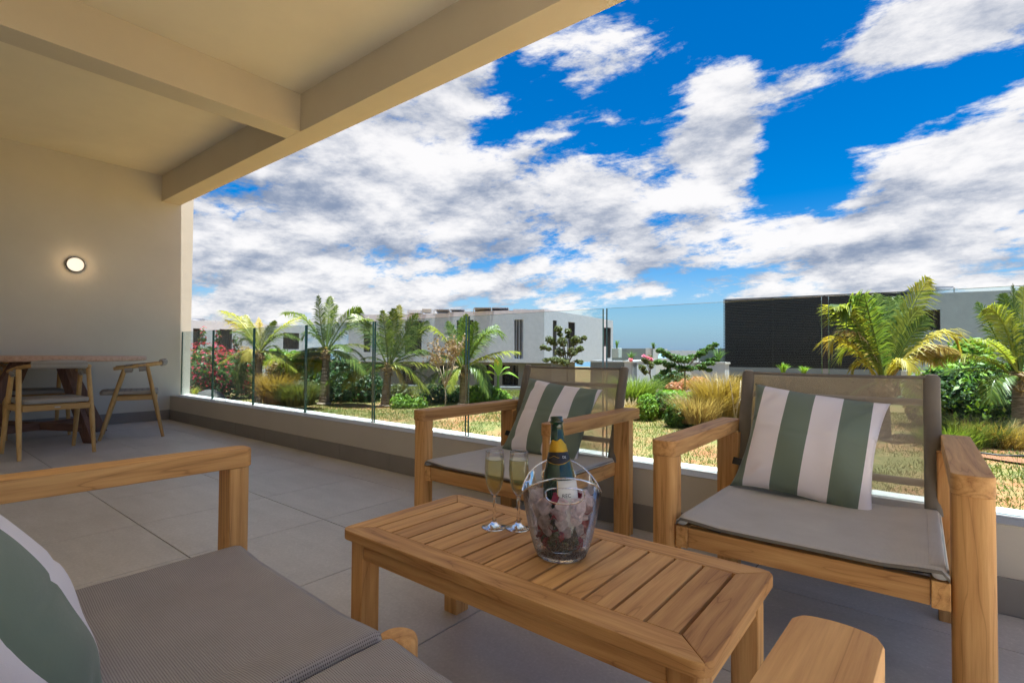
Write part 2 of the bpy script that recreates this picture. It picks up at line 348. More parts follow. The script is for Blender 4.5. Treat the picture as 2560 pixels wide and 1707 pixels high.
def prism(name, pts, z0, z1, mat, parent=None, bev=0., **k):
    bm = bmesh.new(); bot = [bm.verts.new((x, y, z0)) for x, y in pts]; f = bm.faces.new(bot)
    r = bmesh.ops.extrude_face_region(bm, geom=[f]); bmesh.ops.translate(bm, vec=(0, 0, z1-z0), verts=[v for v in r['geom'] if isinstance(v, bmesh.types.BMVert)])
    bmesh.ops.recalc_face_normals(bm, faces=bm.faces[:])
    if bev:
        es = [e for e in bm.edges if abs(e.verts[0].co.z-e.verts[1].co.z) < 1e-6]
        bmesh.ops.bevel(bm, geom=es, offset=bev, segments=2, profile=.5, affect='EDGES')
    me = bpy.data.meshes.new(name); bm.to_mesh(me); bm.free(); me.polygons.foreach_set('use_smooth', [True]*len(me.polygons)); me.set_sharp_from_angle(angle=math.radians(40))
    return wn(link(name, me, mat, parent, **k))
def rrect(x0, y0, x1, y1, rs, seg=5):
    """rounded rectangle, rs = radii for corners (x0,y0),(x1,y0),(x1,y1),(x0,y1)"""
    P = []
    for (cx_, cy_, a0), r, (sx_, sy_) in zip(((x0, y0, 180), (x1, y0, 270), (x1, y1, 0), (x0, y1, 90)), rs, ((1, 1), (-1, 1), (-1, -1), (1, -1))):
        if r <= 0: P.append((cx_, cy_)); continue
        for i in range(seg+1):
            a = math.radians(a0+90*i/seg); P.append((cx_+sx_*r+r*math.cos(a), cy_+sy_*r+r*math.sin(a)))
    return P
def tube_vf(pts, rad, seg=8, sx_=1., cap=True):
    pts = [Vector(p) for p in pts]; V = []; Fc = []; n = len(pts)
    rad = rad if isinstance(rad, (list, tuple, np.ndarray)) else [rad]*n
    pu = None
    for i, p in enumerate(pts):
        t = (pts[min(i+1, n-1)]-pts[max(i-1, 0)]).normalized()
        if pu is None: pu = Vector((0, 0, 1)) if abs(t.z) < .9 else Vector((0, 1, 0))
        s_ = t.cross(pu).normalized(); u_ = s_.cross(t).normalized(); pu = u_
        for k in range(seg):
            a = 2*math.pi*k/seg; V.append(p+s_*math.cos(a)*rad[i]*sx_+u_*math.sin(a)*rad[i])
    for i in range(n-1):
        for k in range(seg): Fc.append((i*seg+k, i*seg+(k+1) % seg, (i+1)*seg+(k+1) % seg, (i+1)*seg+k))
    if cap: Fc.append(tuple(range(seg-1, -1, -1))); Fc.append(tuple((n-1)*seg+k for k in range(seg)))
    return V, Fc
def tube(name, pts, rad, mat, parent=None, seg=10, sx_=1., **k):
    V, Fc = tube_vf(pts, rad, seg, sx_); me = mesh(name, V, Fc, True); me.set_sharp_from_angle(angle=math.radians(60)); return link(name, me, mat, parent, **k)
def lathe_me(name, prof, seg=40, closed=False):
    V = []; Fc = []; n = len(prof)
    for r, z in prof:
        for k in range(seg): a = 2*math.pi*k/seg; V.append((r*math.cos(a), r*math.sin(a), z))
    m_ = n if closed else n-1
    for i in range(m_):
        j = (i+1) % n
        for k in range(seg): Fc.append((i*seg+k, i*seg+(k+1) % seg, j*seg+(k+1) % seg, j*seg+k))
    return mesh(name, V, Fc, True)
def grid(name, fn, nu, nv, mat, parent=None, uvs=(1, 1), **k):
    V = [fn(i/nu, j/nv) for j in range(nv+1) for i in range(nu+1)]
    Fc = [(j*(nu+1)+i, j*(nu+1)+i+1, (j+1)*(nu+1)+i+1, (j+1)*(nu+1)+i) for j in range(nv) for i in range(nu)]
    me = mesh(name, V, Fc, True); uv = me.uv_layers.new(name='UVMap')
    co = np.array([(i/nu*uvs[0], j/nv*uvs[1]) for j in range(nv+1) for i in range(nu+1)]); idx = np.empty(len(me.loops), np.int32); me.loops.foreach_get('vertex_index', idx)
    uv.data.foreach_set('uv', co[idx].ravel()); return link(name, me, mat, parent, **k)
def boxuv(o):
    me = o.data; uv = me.uv_layers.new(name='UVMap')
    for p in me.polygons:
        n = p.normal; ax = max(range(3), key=lambda i: abs(n[i])); i, j = [(1, 2), (0, 2), (0, 1)][ax]
        for l in p.loop_indices: c = me.vertices[me.loops[l].vertex_index].co; uv.data[l].uv = (c[i], c[j])
    return o
def copy_tree(o, parent=None):
    c = o.copy(); COL.objects.link(c)
    if parent is not None: c.parent = parent
    for ch in list(o.children): copy_tree(ch, c)
    return c

# ------------------------------------------------------------------ terrace shell
XW, YI, YO, ZP = -3.608, .272, .485, .287
fl = tag(box('floor', (XW-.2, -3.6, -.12), (7.2, YI, -.004), GROUT), kind='structure')
tme = box_me('tile', (.002, .002, -.012), (.598, .598, 0), .0012, 1); tme.polygons.foreach_set('use_smooth', [False]*len(tme.polygons))
tme.materials.append(TILEM)
for i in range(-7, 12):
    for j in range(-6, 1):
        x0, x1 = max(i*.6, XW-.0), min(i*.6+.6, 7.2); y0, y1 = j*.6, min(j*.6+.6, YI)
        if x1-x0 < .02: continue
        if x1-x0 > .59 and y1-y0 > .59: o = link('tile', tme, None, fl, loc=(i*.6, j*.6, 0))
        else: box('tile', (x0+.002, y0+.002, -.012), (x1-.002, y1-.002, 0), TILEM, fl, .0012, 1)
wall = empty('side_wall', (XW, 0, 0), 'cream plastered side wall closing the left end of the terrace', 'wall')
box('wall_face', (-.25, -3.6, -.1), (0, YO, 2.922), WALLM, wall)
for k in range(7):
    y1 = .262-.6*k; box('skirting_tile', (.0, max(y1-.597, -3.6), .0005), (.009, y1, .117), SKIRT, wall, .001, 1)
bw = tag(box('back_wall', (XW, -3.75, -.1), (5.0, -3.6, 2.95), plaster('white_plaster', (.74, .73, .71))), kind='structure')
cl = tag(box('ceiling', (XW, -3.6, 2.922), (4.45, .14, 3.12), CEILM), kind='structure')
box('beam', (XW, .14, 2.612), (4.45, .342, 3.12), BEAMM, cl); box('beam', (-.656, -3.6, 2.614), (-.437, .1398, 2.9218), BEAMM, cl)
par = empty('parapet_wall', (0, YI, 0), 'low cream parapet wall with a white sill under the glass balustrade', 'wall')
box('wall_face', (XW, 0, -.4), (7.2, YO-YI, ZP-.004), PARM, par)
def silltop(u, v):
    x = XW+(5.0-XW)*u; return (x, -.003+(.388-YI-.02+.004*math.sin(x*23)+.003*math.sin(x*61+1))*v, ZP-.002)
box('sill', (XW, -.004, ZP-.004), (7.2, .085, ZP), PARM, par, .0015, 1)
box('sill', (XW, .087, ZP-.004), (7.2, YO-YI+.012, ZP+.003), SILLM, par, .001, 1)
k = 0
for xx in np.arange(-3.6, 7.1, .6):
    box('skirting_tile', (max(xx, XW+.01)+.002, -.010, .0005), (min(xx+.6, 7.2)-.001, -.0005, .117), SKIRT, par, .001, 1)
bal = empty('glass_balustrade', (0, .388, ZP), 'frameless clear glass balustrade of tall panes standing on the parapet', 'balustrade')
edges = [(-3.60, -2.695), (-2.675, -1.722), (-1.702, -.742), (-.722, .232), (.256, 1.212), (1.236, 2.203), (2.224, 3.195), (3.219, 4.19), (4.21, 5.18), (5.20, 6.17), (6.19, 7.16)]
for a, b in edges:
    p = box('pane', (a, -.008, 0.0), (b, .008, .772), PANE, bal); p.data.materials.append(PEDGE)
    for f in p.data.polygons:
        if abs(f.normal.y) < .5: f.material_index = 1

# wall lamp
lamp = empty('wall_lamp', (XW, -.65, 1.743), 'round lit bulkhead lamp with a dark rim on the cream side wall', 'lamp')
lr = (0, math.radians(90), 0)
link('lamp_rim', lathe_me('lamp_rim', [(.0, 0), (.080, 0), (.080, .026), (.077, .030), (.073, .026), (.073, .012), (0, .012)]), BLACK, lamp, rot=lr)
link('diffuser', lathe_me('diffuser', [(.0725, .013), (.0725, .023), (.067, .029), (.05, .033), (.02, .035), (.001, .0355)]), LAMPM, lamp, rot=lr)
pl = bpy.data.lights.new('lamp_light', 'POINT'); pl.energy = .25; pl.color = (1, .68, .38); pl.shadow_soft_size = .05
plo = bpy.data.objects.new('lamp_light', pl); COL.objects.link(plo); plo.parent = lamp; plo.location = (.10, 0, 0)

# ------------------------------------------------------------------ lounge furniture
ZA, TA, AW, DP, WC = .568, .047, .0745, .711, .763
def armplan(u0, u1, fy, by, front=-1):
    """plan of an arm board; its front end is gently arched with soft corners"""
    P = []
    n = 12
    for i in range(n+1):
        s_ = i/n; e = 4*s_*(1-s_); c = min(1, min(s_, 1-s_)/.16); r = (1-(1-(1-c)**2)**.5)*.012
        P.append((u0+(u1-u0)*s_, fy+front*(.010*e)-front*r))
    Q = [(u0+(u1-u0)*s_, by-front*.003*4*s_*(1-s_)) for s_ in np.linspace(1, 0, 5)]
    P = P+Q
    return P if front < 0 else P[::-1]
def seating(root, half, sections, front, mat, rail_mat=TEAK):
    """half = outer half width; front = -1 or +1 sign of the local v direction the seat faces"""
    F_ = front; d = DP/2; sh_, zl_ = (0, 0) if F_ < 0 else (.030, .027)
    def vv(a, b): return (min(a*F_, b*F_), max(a*F_, b*F_))
    for s_ in (-1, 1):
        u0, u1 = sorted((s_*half, s_*(half-AW)))
        prism('armrest', armplan(u0, u1, d*F_, -d*F_, F_), ZA-TA+.0005, ZA, TEAK[1], root, .0035)
        tube('screw_plug', [((u0+u1)/2, (-d+.075)*F_, ZA-.004), ((u0+u1)/2, (-d+.075)*F_, ZA+.0002)], .0035, BLACK, root, 8)
        y0, y1 = vv(d-.052, d+.004)
        rs = [.006]*4
        if F_ < 0: rs[0] = rs[1] = .026
        else: rs[2] = rs[3] = .026
        prism('leg', rrect(u0, y0, u1, y1, rs), 0, ZA-TA, TEAK[2], root, .0008)
        y0, y1 = vv(-d+.05, -d+.095)
        uu0, uu1 = sorted((s_*(half-.008), s_*(half-.086)))
        prism('leg', rrect(uu0, y0, uu1, y1, [.004]*4), 0, ZA-TA, TEAK[2], root, .0008)
        ui = half-AW
        u0, u1 = sorted((s_*(ui-.001), s_*(ui-.035)))
        y0, y1 = vv(-d+.1, d); box('side_rail', (u0, y0, .265-zl_), (u1, y1-sh_, .326-zl_), TEAK[1], root, .002, 2)
    ui = half-AW
    y0, y1 = vv(d-sh_-.030, d-sh_-.004); box('front_rail', (-ui+.036, y0, .268-zl_), (ui-.036, y1, .324-zl_), TEAK[0], root, .002)
    y0, y1 = vv(-d+.06, -d+.085); box('back_rail', (-ui+.015, y0, .268), (ui-.015, y1, .324), TEAK[0], root, .002)
    for (a, b) in sections:
        w_ = b-a; mu = (a+b)/2
        def fn(s_, t_, a=a, b=b):
            u = a+(b-a)*s_; e = min(s_, 1-s_)*(b-a); v = (d-sh_+.002-(d*2-sh_-.10)*t_)
            z = .3545-zl_+.0010*math.sin(9*u+4*math.sin(7*v))*math.sin(11*v+2)-.017*min(1, (e/.12))**1.5*(.55+.45*math.sin(math.pi*min(1, t_*1.1)))*1.0-(.016*max(0, 1-e/.010)**2)-.012*t_
            z -= .004*max(0, 1-t_/.02)
            return (u, v*F_, z)
        st = grid('seat', fn, 56, 44, mat, root, (w_, DP-.1))
        for f0, f1, g0, g1 in ((0, 1, .004, .040), (.012, .058, .04, .97), (.942, .988, .04, .97)):   # folded and stitched edges
            hb = grid('stitched_fold', lambda s_, t_, f0=f0, f1=f1, g0=g0, g1=g1, f=fn: (lambda q: (q[0], q[1], q[2]+.0011*min(1, 12*min(s_, 1-s_) if f1-f0 < .9 else 12*min(t_, 1-t_))+.0002))(f(f0+(f1-f0)*s_, g0+(g1-g0)*t_)), 40 if f1-f0 > .9 else 6, 6 if f1-f0 > .9 else 40, mat, st, ((f1-f0)*w_*1.02, (g1-g0)*(DP-.1)))
        so2 = st.modifiers.new('t', 'SOLIDIFY'); so2.thickness = .0022; so2.offset = -1
        hm = grid('hem', lambda s_, t_, f=fn: (f(s_, 0)[0], f(s_, 0)[1]+F_*.0012*math.sin(math.pi*t_)-F_*.012*t_*0, f(s_, 0)[2]+.0012-.0085*t_), 44, 3, SLINGH, st, (w_, .009))
        # taut lower layer of cloth hanging below the front edge
        grid('underside_cloth', lambda s_, t_: (a+.02+(b-a-.04)*s_, (d-sh_-.016-(d*2-.16)*t_)*F_, .3350-zl_-.024*math.sin(math.pi*s_)**1.2), 24, 8, SLINGH, st, (w_, DP-.1))
        for s_ in (0, 1):
            u = (a+.0165) if s_ == 0 else (b-.0165)
            tb = tube('seat_tube', [(u, (d-sh_-.006)*F_, .340-zl_), (u, (-d+.11)*F_, .329-zl_)], .0095, ALU, st, 12, 1.55)
            tube('end_cap', [(u, (d-sh_-.006)*F_, .340-zl_), (u, (d-sh_+.0005)*F_, .3402-zl_), (u, (d-sh_+.0022)*F_, .3402-zl_)], [.0097, .0097, .0075], CAPM, tb if False else st, 16, 1.6)
        tube('cross_tube', [(a+.03, (d-.06)*F_, .331-zl_), (b-.03, (d-.06)*F_, .331-zl_)], .007, ALU, st, 8)
        # backrest
        hw = w_/2+.004
        def bp(u, t_, off=0.): # t_ 0 bottom .. 1 top
            v = (-.258-.132*t_)-off*.954; z = .332+.424*t_-off*.3
            return (mu+u, v*F_, z)
        bk = grid('backrest', lambda s_, t_: bp(-(hw-.045)+2*(hw-.045)*s_, t_*.985+.0, .010*math.sin(math.pi*s_)), 24, 16, SLINGB, root, (2*hw-.09, .44))
        for s_ in (-1, 1):
            pts = [bp(s_*(hw-.022), t_, .004) for t_ in (-.02, .2, .5, .8, .985, 1.0)]
            V, Fc = tube_vf(pts, [.0135, .0135, .0135, .0135, .0135, .011], 16, 1.72); me = mesh('side_post', V, Fc, True); me.set_sharp_from_angle(angle=math.radians(60))
            p_ = boxuv(link('side_post', me, SLINGH, bk))
            tube('post_cap', [bp(s_*(hw-.022), 1.0, .004), bp(s_*(hw-.022), 1.008, .004)], [.0125, .011], CAPM, bk, 14, 1.5)
        boxuv(tube('top_hem', [bp(-(hw-.03)+2*(hw-.03)*i/10, .985, .010*math.sin(math.pi*i/10)) for i in range(11)], .006, SLINGH, bk, 8))
        for t_ in (.80, .20):
            tube('crossbar', [bp(-(hw-.03), t_, .020), bp(hw-.03, t_, .020)], .0125, ALU, bk, 10, 1.)
ch1 = empty('lounge_armchair', (3.253, -.181, 0), 'teak lounge armchair nearer the right edge, striped cushion in its left half', 'armchair', 'teak lounge armchairs facing the coffee table', .008)
seating(ch1, WC/2, [(-.305, .305)], -1, SLING)
ch2 = copy_tree(ch1); ch2.location = (2.101, -.122, 0); ch2.rotation_euler = (0, 0, .021)
ch2['label'] = 'teak lounge armchair behind the champagne flutes, with its back to the glass balustrade'
sofa = empty('garden_sofa', (2.762, -1.768, 0), 'teak two-seat garden sofa with grey mesh seats cropped by the near edge of the photo', 'sofa', None, -.043)
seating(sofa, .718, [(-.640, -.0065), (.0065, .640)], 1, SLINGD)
tube('leg', [(-.004, .356, 0), (-.004, .356, .302), (-.004, .356, .308), (-.004, .356, .3105)], [.037, .037, .035, .031], TEAK[2], sofa, 28)

# cushions
def cushion(name, label, loc, rot, a, th, mat, seed, group=None):
    root = empty(name, loc, label, 'cushion', group); root.rotation_euler = rot
    n = 40; r = random.Random(seed); V = []; ph = [(r.uniform(0, 6), r.uniform(0, 6), r.uniform(4, 9), r.uniform(-9, 9)) for _ in range(6)]
    def P(i, j, side):
        s_, t_ = -1+2*i/n, -1+2*j/n
        x = a*s_*(1-.115*(1-t_*t_)**.8); y = a*t_*(1-.115*(1-s_*s_)**.8)
        e = max(0, (1-s_*s_)*(1-t_*t_)); h = th*e**.42
        wr = 0
        for p1, p2, f1, f2 in ph: wr += .0022*math.sin(f1*s_+p1+2*math.sin(2*t_+p2))*math.sin(f2*t_*.6+p2)
        cr = .010*math.exp(-((abs(s_)-.78)**2+(abs(t_)-.78)**2)/.03)*math.sin(14*(s_-t_*side))
        crease = -.0035*math.exp(-((t_-.08-.03*math.sin(3*s_))/.035)**2)
        sag = .012*(abs(s_)**3)*(1 if t_ > 0 else .5)
        return (x, y-sag*(t_ > .3), side*(h+(wr+cr+crease)*min(1, e*4)))
    idx = {}
    for side in (1, -1):
        for j in range(n+1):
            for i in range(n+1):
                if side == -1 and (i in (0, n) or j in (0, n)): idx[(side, i, j)] = idx[(1, i, j)]; continue
                idx[(side, i, j)] = len(V); V.append(P(i, j, side))
    Fc = []
    for side in (1, -1):
        for j in range(n):
            for i in range(n):
                q = [idx[(side, i, j)], idx[(side, i+1, j)], idx[(side, i+1, j+1)], idx[(side, i, j+1)]]
                Fc.append(q if side == 1 else q[::-1])
    me = mesh('cushion_cover', V, Fc, True); uv = me.uv_layers.new(name='UVMap')
    for l in me.loops: c = me.vertices[l.vertex_index].co; uv.data[l.index].uv = (c.x/(2*a)+.5, c.y/(2*a)+.5)
    o = link('cushion_cover', me, mat, root)
    t_ = tube('piping', [(a*(-1+2*i/30)*(1), a*(-1)*(1-.115*max(0, 1-(-1+2*i/30)**2)**.8), 0) for i in range(31)], .0012, mat, o, 5)
    boxuv(t_)
    if a < .221: box('care_tag', (-a*.93-.026, -a*.62, -.0008), (-a*.93+.012, -a*.62+.026, .0008), BLACK, root)
    return root
cushion('cushion', 'striped cushion leaning in the armchair nearer the right edge, white stripe along its right side', (3.195, .070, .508), (math.radians(60), math.radians(7), math.radians(2.5)), .217, .065, stripes('stripe_a', [.09, .29, .49, .69, .89]), 3, 'sage green and white striped cushions')
cushion('cushion', 'striped cushion in the armchair behind the flutes, sage green on both sides', (2.058, .122, .495), (math.radians(60), math.radians(6), math.radians(5)), .215, .062, stripes('stripe_b', [.15, .35, .55, .75, .95]), 5, 'sage green and white striped cushions')
cushion('cushion', 'large blurred striped cushion on the sofa at the bottom left corner', (2.465, -1.915, .452), (math.radians(62), math.radians(0), math.radians(180-2.4)), .225, .09, stripes('stripe_c', [.07, .30, .62, .85], False), 8, 'sage green and white striped cushions')

# coffee table
ct = empty('coffee_table', (2.7785, -.997, 0), 'low rectangular slatted teak coffee table carrying the champagne bucket', 'table')
ZT, TT = .352, .026
hx, hy, bw = .486, .2175+.004, .0655
ix, iy = hx-bw, hy-bw
R_ = .030
def arc(cx_, cy_, a0, a1, n=5): return [(cx_+R_*math.cos(math.radians(a0+(a1-a0)*i/n)), cy_+R_*math.sin(math.radians(a0+(a1-a0)*i/n))) for i in range(n+1)]
g = .0006
prism('frame_board', [(-ix+g, -iy), (-hx+R_*.3+g, -hy+R_*.3)]+arc(-hx+R_, -hy+R_, 225, 270)+arc(hx-R_, -hy+R_, 270, 315)+[(ix-g, -iy)], ZT-TT, ZT, TEAK[0], ct, .003)
prism('frame_board', [(ix-g, iy), (hx-R_*.3-g, hy-R_*.3)]+arc(hx-R_, hy-R_, 45, 90)+arc(-hx+R_, hy-R_, 90, 135)+[(-ix+g, iy)], ZT-TT, ZT, TEAK[0], ct, .003)
prism('frame_board', [(ix, -iy+g)]+arc(hx-R_, -hy+R_, 315, 360)+arc(hx-R_, hy-R_, 0, 45)+[(ix, iy-g)], ZT-TT, ZT, TEAK[1], ct, .003)
prism('frame_board', [(-ix, iy-g)]+arc(-hx+R_, hy-R_, 135, 180)+arc(-hx+R_, -hy+R_, 180, 225)+[(-ix, -iy+g)], ZT-TT, ZT, TEAK[1], ct, .003)
pit = (2*ix-.0064)/13
sm = box_me('slat', (.0064, -iy+.0006, ZT-TT+.004), (pit, iy-.0006, ZT-.0005), .0016, 2); sm.materials.append(TEAK[1])
for i in range(13): wn(link('slat', sm, None, ct, loc=(-ix+pit*i, 0, 0)))
ap = .048
box('apron', (-hx+.075, -hy+.022, ZT-TT-ap), (hx-.075, -hy+.044, ZT-TT), TEAK[0], ct, .0015); box('apron', (-hx+.075, hy-.044, ZT-TT-ap), (hx-.075, hy-.022, ZT-TT), TEAK[0], ct, .0015)
for s_ in (-1, 1): u0, u1 = sorted((s_*(hx-.022), s_*(hx-.044))); box('apron', (u0, -hy+.075, ZT-TT-ap), (u1, hy-.075, ZT-TT), TEAK[1], ct, .0015)
for s_ in (-1, 1): box('support_bar', (s_*.22-.02, -hy+.045, ZT-TT-.022), (s_*.22+.02, hy-.045, ZT-TT+.003), TEAK[1], ct, .001)
for sx1 in (-1, 1):
    for sy1 in (-1, 1):
        u0, u1 = sorted((sx1*(hx-.018), sx1*(hx-.074))); v0, v1 = sorted((sy1*(hy-.018), sy1*(hy-.074)))
        rr = [.004]*4; ci = {(-1, -1): 0, (1, -1): 1, (1, 1): 2, (-1, 1): 3}[(sx1, sy1)]; rr[ci] = .014
        prism('leg', rrect(u0, v0, u1, v1, rr), 0, ZT-TT, TEAK[2], ct, .001)

# champagne flutes
def flute(loc, label):
    root = empty('champagne_flute', loc, label, 'glass', 'champagne flutes on the coffee table')
    foot = [(.0005, .0), (.033, 0), (.0345, .001), (.033, .0022), (.022, .0045), (.010, .010), (.0055, .018), (.0042, .030), (.0038, .06), (.0042, .078), (.0065, .086), (.0005, .087)]
    link('stem', lathe_me('stem', foot, 32), STEMG, root)
    bowl = [(.002, .086), (.0075, .089), (.016, .100), (.0225, .118), (.0262, .140), (.0275, .158), (.0265, .180), (.0242, .205)]
    inner = [(r-.0011, z) for r, z in bowl[::-1] if z > .09]+[(.0005, .0905)]
    link('bowl', lathe_me('bowl', bowl+[(.0236, .2056)]+inner, 36), CLEAR, root)
    link('rim', lathe_me('rim', [(.0243, .2045), (.0245, .2055), (.0236, .2062), (.0230, .2052)], 36, True), STEMG, root)
    lq = [(.0005, .0915)]+[(r-.0015, z) for r, z in bowl if .095 < z < .182]+[(.0254, .183), (.0005, .1832)]
    link('champagne', lathe_me('champagne', lq, 32), CHAMP, root)
    fm = simple('foam_%s' % label[:3], (.75, .72, .55), .5) if 'foam' not in globals() else None
    link('foam', lathe_me('foam', [(.0005, .1834), (.0252, .1834), (.0252, .1850), (.021, .1846), (.0005, .1842)], 28), FOAM, root)
    return root
FOAM = NT('pale_foam'); FOAM = FOAM.done(FOAM.shmix(.5, FOAM.n('ShaderNodeBsdfTransparent').outputs[0], FOAM.pr((.8, .78, .62), .6)))
foam = True
flute((2.607, -.950, ZT), 'champagne flute standing clear of the bucket, left one of the pair')
flute((2.662, -.914, ZT), 'champagne flute half hidden behind the rim of the ice bucket')

# ice bucket
BX, BY = 2.851, -.992
bk_ = empty('ice_bucket', (BX, BY, ZT), 'clear oval acrylic ice bucket with two cut handle holes, full of ice', 'bucket', None, math.radians(-52))
def tub(inner=0.):
    nu, nv = 96, 26; V = []; Fc = []
    hole = set()
    for j in range(nv+1):
        for i in range(nu):
            a = 2*math.pi*i/nu; rim = .142+.056*((1+math.cos(2*a))/2)**.75; t_ = j/nv
            z = rim*t_
            flare = .057+.037*(z/.17)**.7+.003*math.sin(math.pi*min(1, z/.2))
            rx_ = flare*(1+.06*(z/.17)); ry_ = flare*(1.0-.0*(z/.17))
            V.append(((rx_-inner)*math.cos(a)*1.0, (ry_-inner)*math.sin(a), z+.004))
    def inhole(i, j):
        a = 2*math.pi*(i+.5)/nu; a = (a+math.pi/2) % math.pi-math.pi/2; rim = .142+.056*((1+math.cos(2*a))/2)**.75; z = rim*(j+.5)/nv
        u = a*.093/.042; v = (z-.158)/.0165
        return abs(u)**2.6+abs(v)**2.6 < 1
    for j in range(nv):
        for i in range(nu):
            if not inhole(i, j): Fc.append((j*nu+i, j*nu+(i+1) % nu, (j+1)*nu+(i+1) % nu, (j+1)*nu+i))
    return V, Fc, nu, nv
V, Fc, nu, nv = tub()
tb = link('tub', mesh('tub', V, Fc, True), TUB, bk_)
rimpts = [V[nv*nu+i] for i in range(nu)]; rimpts.append(rimpts[0])
tube('rim', rimpts, .0020, STEMG, bk_, 8)
def surf(a, z):
    flare = .057+.037*(z/.17)**.7+.003*math.sin(math.pi*min(1, z/.2)); return (flare*(1+.06*z/.17)*math.cos(a), flare*math.sin(a), z+.004)
for s_ in (0, math.pi):
    pts = []
    for i in range(33):
        q = 2*math.pi*i/32; c0 = abs(math.cos(q))**(2/2.6)*(1 if math.cos(q) > 0 else -1); s0 = abs(math.sin(q))**(2/2.6)*(1 if math.sin(q) > 0 else -1)
        pts.append(surf(s_+c0*.042/.093*1.04, .158+s0*.0165*1.05))
    tube('handle_hole_rim', pts, .0020, STEMG, bk_, 6)
link('base', lathe_me('base', [(.0005, 0), (.054, 0), (.0585, .003), (.0585, .007), (.054, .009), (.0005, .008)], 48), STEMG, bk_)
# bottle leaning in the bucket
bt = empty('champagne_bottle', (BX+.012, BY-.012, ZT+.018), 'open green champagne bottle leaning in the ice bucket', 'bottle')
tilt = Vector((-.115, .075, 1)).normalized(); bt.rotation_mode = 'QUATERNION'
bt.rotation_quaternion = Vector((0, 0, 1)).rotation_difference(tilt)
bp_ = [(.0005, 0), (.034, 0), (.039, .006), (.0405, .02), (.0405, .12), (.0398, .145), (.036, .172), (.029, .198), (.0225, .222), (.0178, .245), (.0152, .27), (.0143, .288), (.0160, .2895), (.0168, .292), (.0160, .2945), (.0145, .295), (.0148, .303), (.0132, .305), (.0105, .3045), (.0095, .28), (.0005, .279)]
body = link('bottle_glass', lathe_me('bottle_glass', bp_, 48), BOTG, bt)
def brad(z):
    for (r0, z0), (r1, z1) in zip(bp_[1:], bp_[2:]):
        if z0 <= z <= z1 and z1 > z0: return r0+(r1-r0)*(z-z0)/(z1-z0)
    return .04
def wrap(name, a0, a1, zf0, zf1, mat, parent, off=.0004, nu=24, nv=8):
    def fn(s_, t_):
        a = a0+(a1-a0)*s_; z = zf0(s_)+(zf1(s_)-zf0(s_))*t_; r = brad(z)+off; return (r*math.cos(a), r*math.sin(a), z)
    o = grid(name, fn, nu, nv, mat, parent); m_ = o.modifiers.new('s', 'SOLIDIFY'); m_.thickness = .0003; m_.offset = 1; return o
va = math.atan2(CAM[1]-BY, CAM[0]-BX)
wrap('gold_foil', va-1.7, va+1.7, lambda s_: .222, lambda s_: .236+.014*math.sin(math.pi*s_)-.003*math.sin(17*s_), GOLD, bt)
co_ = wrap('collar_label', va-2.6, va+2.6, lambda s_: .200-.006*math.cos((s_-.5)*9), lambda s_: .2225, COLLAR, bt, .0005)
wrap('gold_line', va-2.6, va+2.6, lambda s_: .2215, lambda s_: .2228, GOLD, co_, .0009, 30, 1); wrap('gold_line', va-2.6, va+2.6, lambda s_: .1995-.006*math.cos((s_-.5)*9), lambda s_: .2005-.006*math.cos((s_-.5)*9), GOLD, co_, .0009, 30, 1)
wrap('gold_line', va-.9, va+.1, lambda s_: .2085+.004*math.sin(math.pi*s_)**3, lambda s_: .2093+.004*math.sin(math.pi*s_)**3, GOLD, co_, .0009, 20, 1)
lb = wrap('label', va-.15, va+1.7, lambda s_: .055, lambda s_: .158, LABELW, bt, .0005, 24, 6)
wrap('gold_line', va-.13, va-.10, lambda s_: .056, lambda s_: .157, GOLD, lb, .001, 2, 4)
def lettering(text, size, a_c, z_c, mat, parent, off):
    cu = bpy.data.curves.new('lettering', 'FONT'); cu.body = text; cu.size = size; cu.align_x = 'CENTER'; cu.align_y = 'CENTER'; cu.extrude = .00012
    ob = bpy.data.objects.new('tmp', cu); COL.objects.link(ob); dg = bpy.context.evaluated_depsgraph_get(); me = bpy.data.meshes.new_from_object(ob.evaluated_get(dg)); bpy.data.objects.remove(ob)
    for v in me.vertices:
        z = z_c+v.co.y; r = brad(z)+off+v.co.z; a = a_c+v.co.x/r; v.co = (r*math.cos(a), r*math.sin(a), z)
    me.materials.clear(); return link('lettering', me, mat, parent)
lettering('DE', .008, va+.55, .2095, LABELW, co_, .0012)
lettering('REC', .0125, va+.38, .124, INK, lb, .0012)
# ice and petals
ice = None; r = random.Random(11)
k_ = 0
for z, n_, rad in ((.070, 7, .044), (.092, 8, .052), (.113, 9, .058), (.132, 9, .061)):
    for i in range(n_):
        a = 2*math.pi*i/n_+z*40; p = (BX+rad*math.cos(a)*r.uniform(.9, 1.04), BY+rad*math.sin(a)*r.uniform(.9, 1.04), ZT+z+r.uniform(-.004, .004))
        if ice is None:
            bm = bmesh.new(); bmesh.ops.create_cube(bm, size=.026); bmesh.ops.bevel(bm, geom=bm.edges[:], offset=.0062, segments=3, profile=.5, affect='EDGES')
            for v in bm.verts: v.co += Vector((math.sin(v.co.y*190), math.sin(v.co.z*170), math.sin(v.co.x*180)))*.0011
            me = bpy.data.meshes.new('ice_cube'); bm.to_mesh(me); bm.free(); me.polygons.foreach_set('use_smooth', [True]*len(me.polygons)); me.materials.append(ICE); ice = me
        o = link('ice_cube', ice, None, None, loc=p, rot=(r.uniform(0, 3), r.uniform(0, 3), r.uniform(0, 3)))
        tag(o, 'clear melting ice cube packed around the bottle in the bucket', 'ice cube', 'ice cubes in the bucket')
